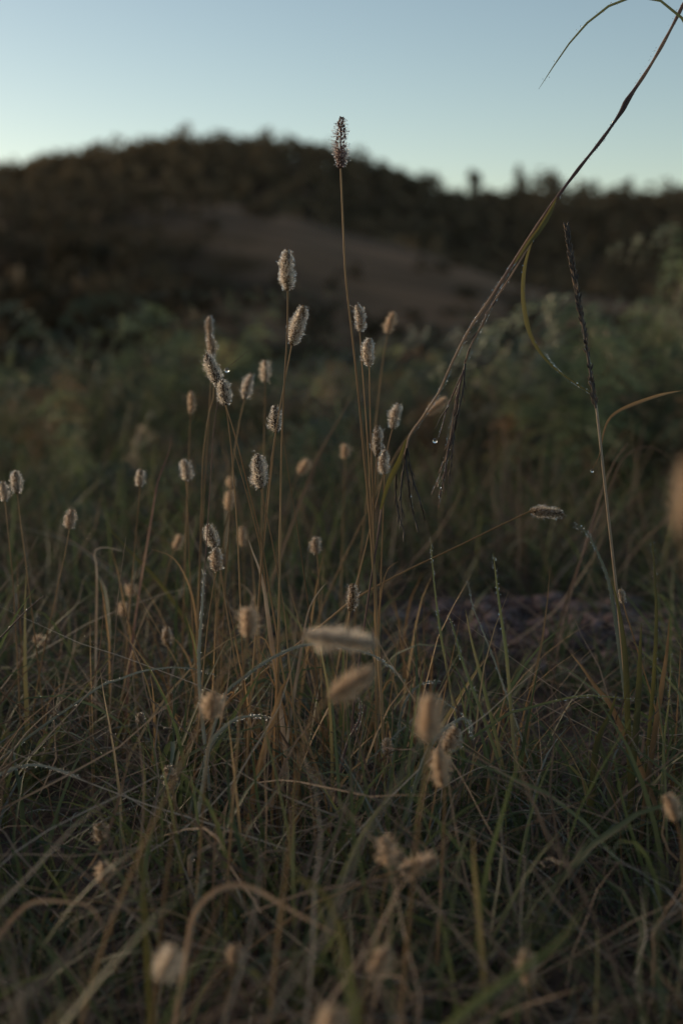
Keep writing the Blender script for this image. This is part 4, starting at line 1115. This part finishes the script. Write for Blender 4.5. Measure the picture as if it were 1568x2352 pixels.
# hanging seed strands
strands = [
    ([(1238, 522), (1180, 622), (1130, 700), (1105, 748), (1078, 800), (1064, 850), (1050, 900), (1040, 958), (1030, 1020), (1012, 1085), (990, 1136)], 0.0009, 0.8),
    ([(1064, 850), (1052, 905), (1044, 970), (1028, 1040), (1020, 1090), (1006, 1160)], 0.0010, 0.15),
    ([(1068, 835), (1062, 900), (1050, 950), (1042, 990), (1038, 1040), (1030, 1110)], 0.0009, 0.1),
    ([(1060, 860), (1040, 905), (1025, 940), (1014, 985), (1004, 1008)], 0.0008, 0.45),
    ([(1028, 935), (1012, 958), (1000, 985)], 0.0006, 0.2),
    ([(940, 1004), (932, 1050), (936, 1100), (946, 1170), (958, 1210)], 0.0010, 0.1),
    ([(934, 1030), (926, 1080), (920, 1130), (922, 1200)], 0.0010, 0.05),
    ([(938, 1060), (950, 1110), (964, 1150), (974, 1190)], 0.0009, 0.05),
    ([(910, 1090), (908, 1130), (914, 1180), (930, 1230)], 0.0009, 0.1)]
for k, (pp, rr, tt) in enumerate(strands):
    m = MB()
    q = smooth([P(u, v, DS + 0.006 * math.sin(k * 2.1 + u)) for u, v in pp], 50)
    m.tube(q, rr * np.interp(np.linspace(0, 1, 50), [0, 0.5, 1], [1, 0.9, 0.35]), 6, tt)
    # closed dark spikelets along the strand
    nn = 15 if k < 3 else 6
    idx = np.linspace(14 if k == 0 else 6, 46, nn).astype(int)
    T = unit(np.gradient(q, axis=0))
    if k not in (3, 4):
        for a, ii in enumerate(idx):
            dirn = unit(T[ii] + 0.22 * np.array(((-1) ** a, 0, 0)) + rs.normal(0, 0.08, 3))
            b0 = q[ii]
            ln = rs.uniform(0.006, 0.013)
            m.tube(np.array([b0, b0 + dirn * ln * 0.4, b0 + dirn * ln * 0.8, b0 + dirn * ln]), np.array([0.0003, 0.00075, 0.0005, 0.0001]), 5, rs.uniform(0, 0.9))
    part(m, 'seed_strand', M_PURPLE if k in (0, 1, 3) else M_DARKSEED)
m = MB()
for pp, n, w in [([(1276, 458), (1180, 600), (1080, 752), (1005, 905), (940, 1002)], 330, 0.0034), ([(1238, 522), (1130, 700), (1064, 850), (1040, 958), (1012, 1085), (990, 1136)], 300, 0.003),
                 ([(1204, 600), (1200, 665), (1216, 765), (1276, 848), (1362, 908)], 90, 0.003), ([(1250, 810), (1300, 868), (1362, 908)], 80, 0.0012), ([(1060, 860), (1025, 940), (1004, 1008)], 60, 0.001), ([(1052, 905), (1028, 1040), (1006, 1160)], 90, 0.002),
                 ([(932, 1050), (946, 1170)], 30, 0.002), ([(1568, 10), (1440, 230), (1380, 322), (1276, 458)], 150, 0.0042)]:
    q = dew_on([P(u, v, DS) for u, v in pp], w, n, rs, (0.00018, 0.00045))
    for vv, cc, ff in zip(q.v, q.c, q.t):
        m.add(vv, tris=ff, tint=0.5)
part(m, 'dew', DEW, 'stuff')


def drop(u, v, d, r, label):
    me = bpy.data.meshes.new('dew_drop')
    import bmesh
    bm = bmesh.new()
    bmesh.ops.create_icosphere(bm, subdivisions=3, radius=r)
    for vv in bm.verts:
        if vv.co.z > 0:
            vv.co.z *= 1.18
    for f in bm.faces:
        f.smooth = True
    bm.to_mesh(me)
    bm.free()
    me.materials.append(DEW)
    o = bpy.data.objects.new('dew_drop', me)
    COL.objects.link(o)
    o.location = P(u, v, d)
    return tag(o, label, 'dew drop', 'hanging dew drops', 'thing')


drop(998, 1013, DS + 0.006 * math.sin(3 * 2.1 + 1004), 0.0021, 'largest clear dew drop, hanging from a thin strand of the leaning stalk')
drop(521, 851, 1.40, 0.0022, 'clear dew drop on a thin stem beside the white tipped foxtail')
blade('thin brown stem carrying one dew drop beside the white tipped foxtail', [(570, 806), (545, 826), (522, 848), (505, 900), (492, 980), (484, 1100)], 1.41, 0.0014, M_PURPLE, tube=True, tint=0.4, name='dry_straw', cat='grass stem')

# ------------------------------------------------------------------ the black seed spike
sp_pts = [P(1300, 518, DS), P(1312, 600, DS), P(1328, 690, DS), P(1345, 790, DS), P(1358, 880, DS), P(1368, 938, DS)]
st_pts = ground_end([P(1368, 930, DS), P(1378, 1020, DS), P(1390, 1130, DS), P(1402, 1240, DS), P(1412, 1330, DS), P(1424, 1450, DS)])
foot = st_pts[-1]
spike = tag(empty('seed_spike_grass', foot), 'upright black seed spike on a tan stem at the right', 'grass stalk', kind='thing')
m = MB()
m.tube(smooth(st_pts, 40), np.linspace(0.0012, 0.0016, 40), 7, np.linspace(0.9, 0.5, 40))
part(m, 'stem', M_STRAW, None, spike)
m = MB()
lf = [P(1564, 897, DS), P(1520, 906, DS), P(1468, 923, DS), P(1420, 944, DS), P(1396, 966, DS), P(1384, 1000, DS), P(1379, 1040, DS), P(1384, 1076, DS)]
m.ribbon(smooth(lf, 30), 0.0034 * np.interp(np.linspace(0, 1, 30), [0, 0.15, 0.4, 0.7, 1], [0.08, 0.8, 1, 0.5, 0.3]), np.array((0.1, -1, 0.4)), 0.3, np.linspace(0.7, 0.2, 30))
part(m, 'leaf', M_ORANGE, None, spike)
m = MB()
m.tube(smooth([P(1379, 1030, DS), P(1374, 1050, DS), P(1366, 1066, DS), P(1359, 1078, DS)], 10), np.linspace(0.0006, 0.0003, 10), 5, 0.3)
part(m, 'tendril', M_ORANGE, None, spike)
drop(1359, 1082, DS, 0.0014, 'small dew drop hanging left of the tan stem of the black seed spike')
m = MB()
q = smooth(sp_pts, 120)
m.tube(q, np.linspace(0.0009, 0.0014, 120), 6, 0.5)
T = unit(np.gradient(q, axis=0))
for k in range(0, 118):
    s = unit(np.array(((-1) ** k, rs.normal(0, 0.8), 0)))
    if 62 < k < 112 and rs.random() < 0.45:
        continue
    b0 = q[k] + s * 0.0010
    dirn = unit(-T[k] + s * 0.35 + rs.normal(0, 0.1, 3))
    ln = rs.uniform(0.0045, 0.0070)
    m.tube(np.array([b0, b0 + dirn * ln * 0.35, b0 + dirn * ln * 0.75, b0 + dirn * ln]), np.array([0.0004, 0.0010, 0.0007, 0.0001]), 5, rs.uniform(0, 1))
part(m, 'seed_spike', M_DARKSEED, None, spike)
m = MB()
q2 = dew_on(sp_pts, 0.0036, 70, rs, (0.0002, 0.0004))
for vv, ff in zip(q2.v, q2.t):
    m.add(vv, tris=ff)
part(m, 'dew', DEW, 'stuff', spike)
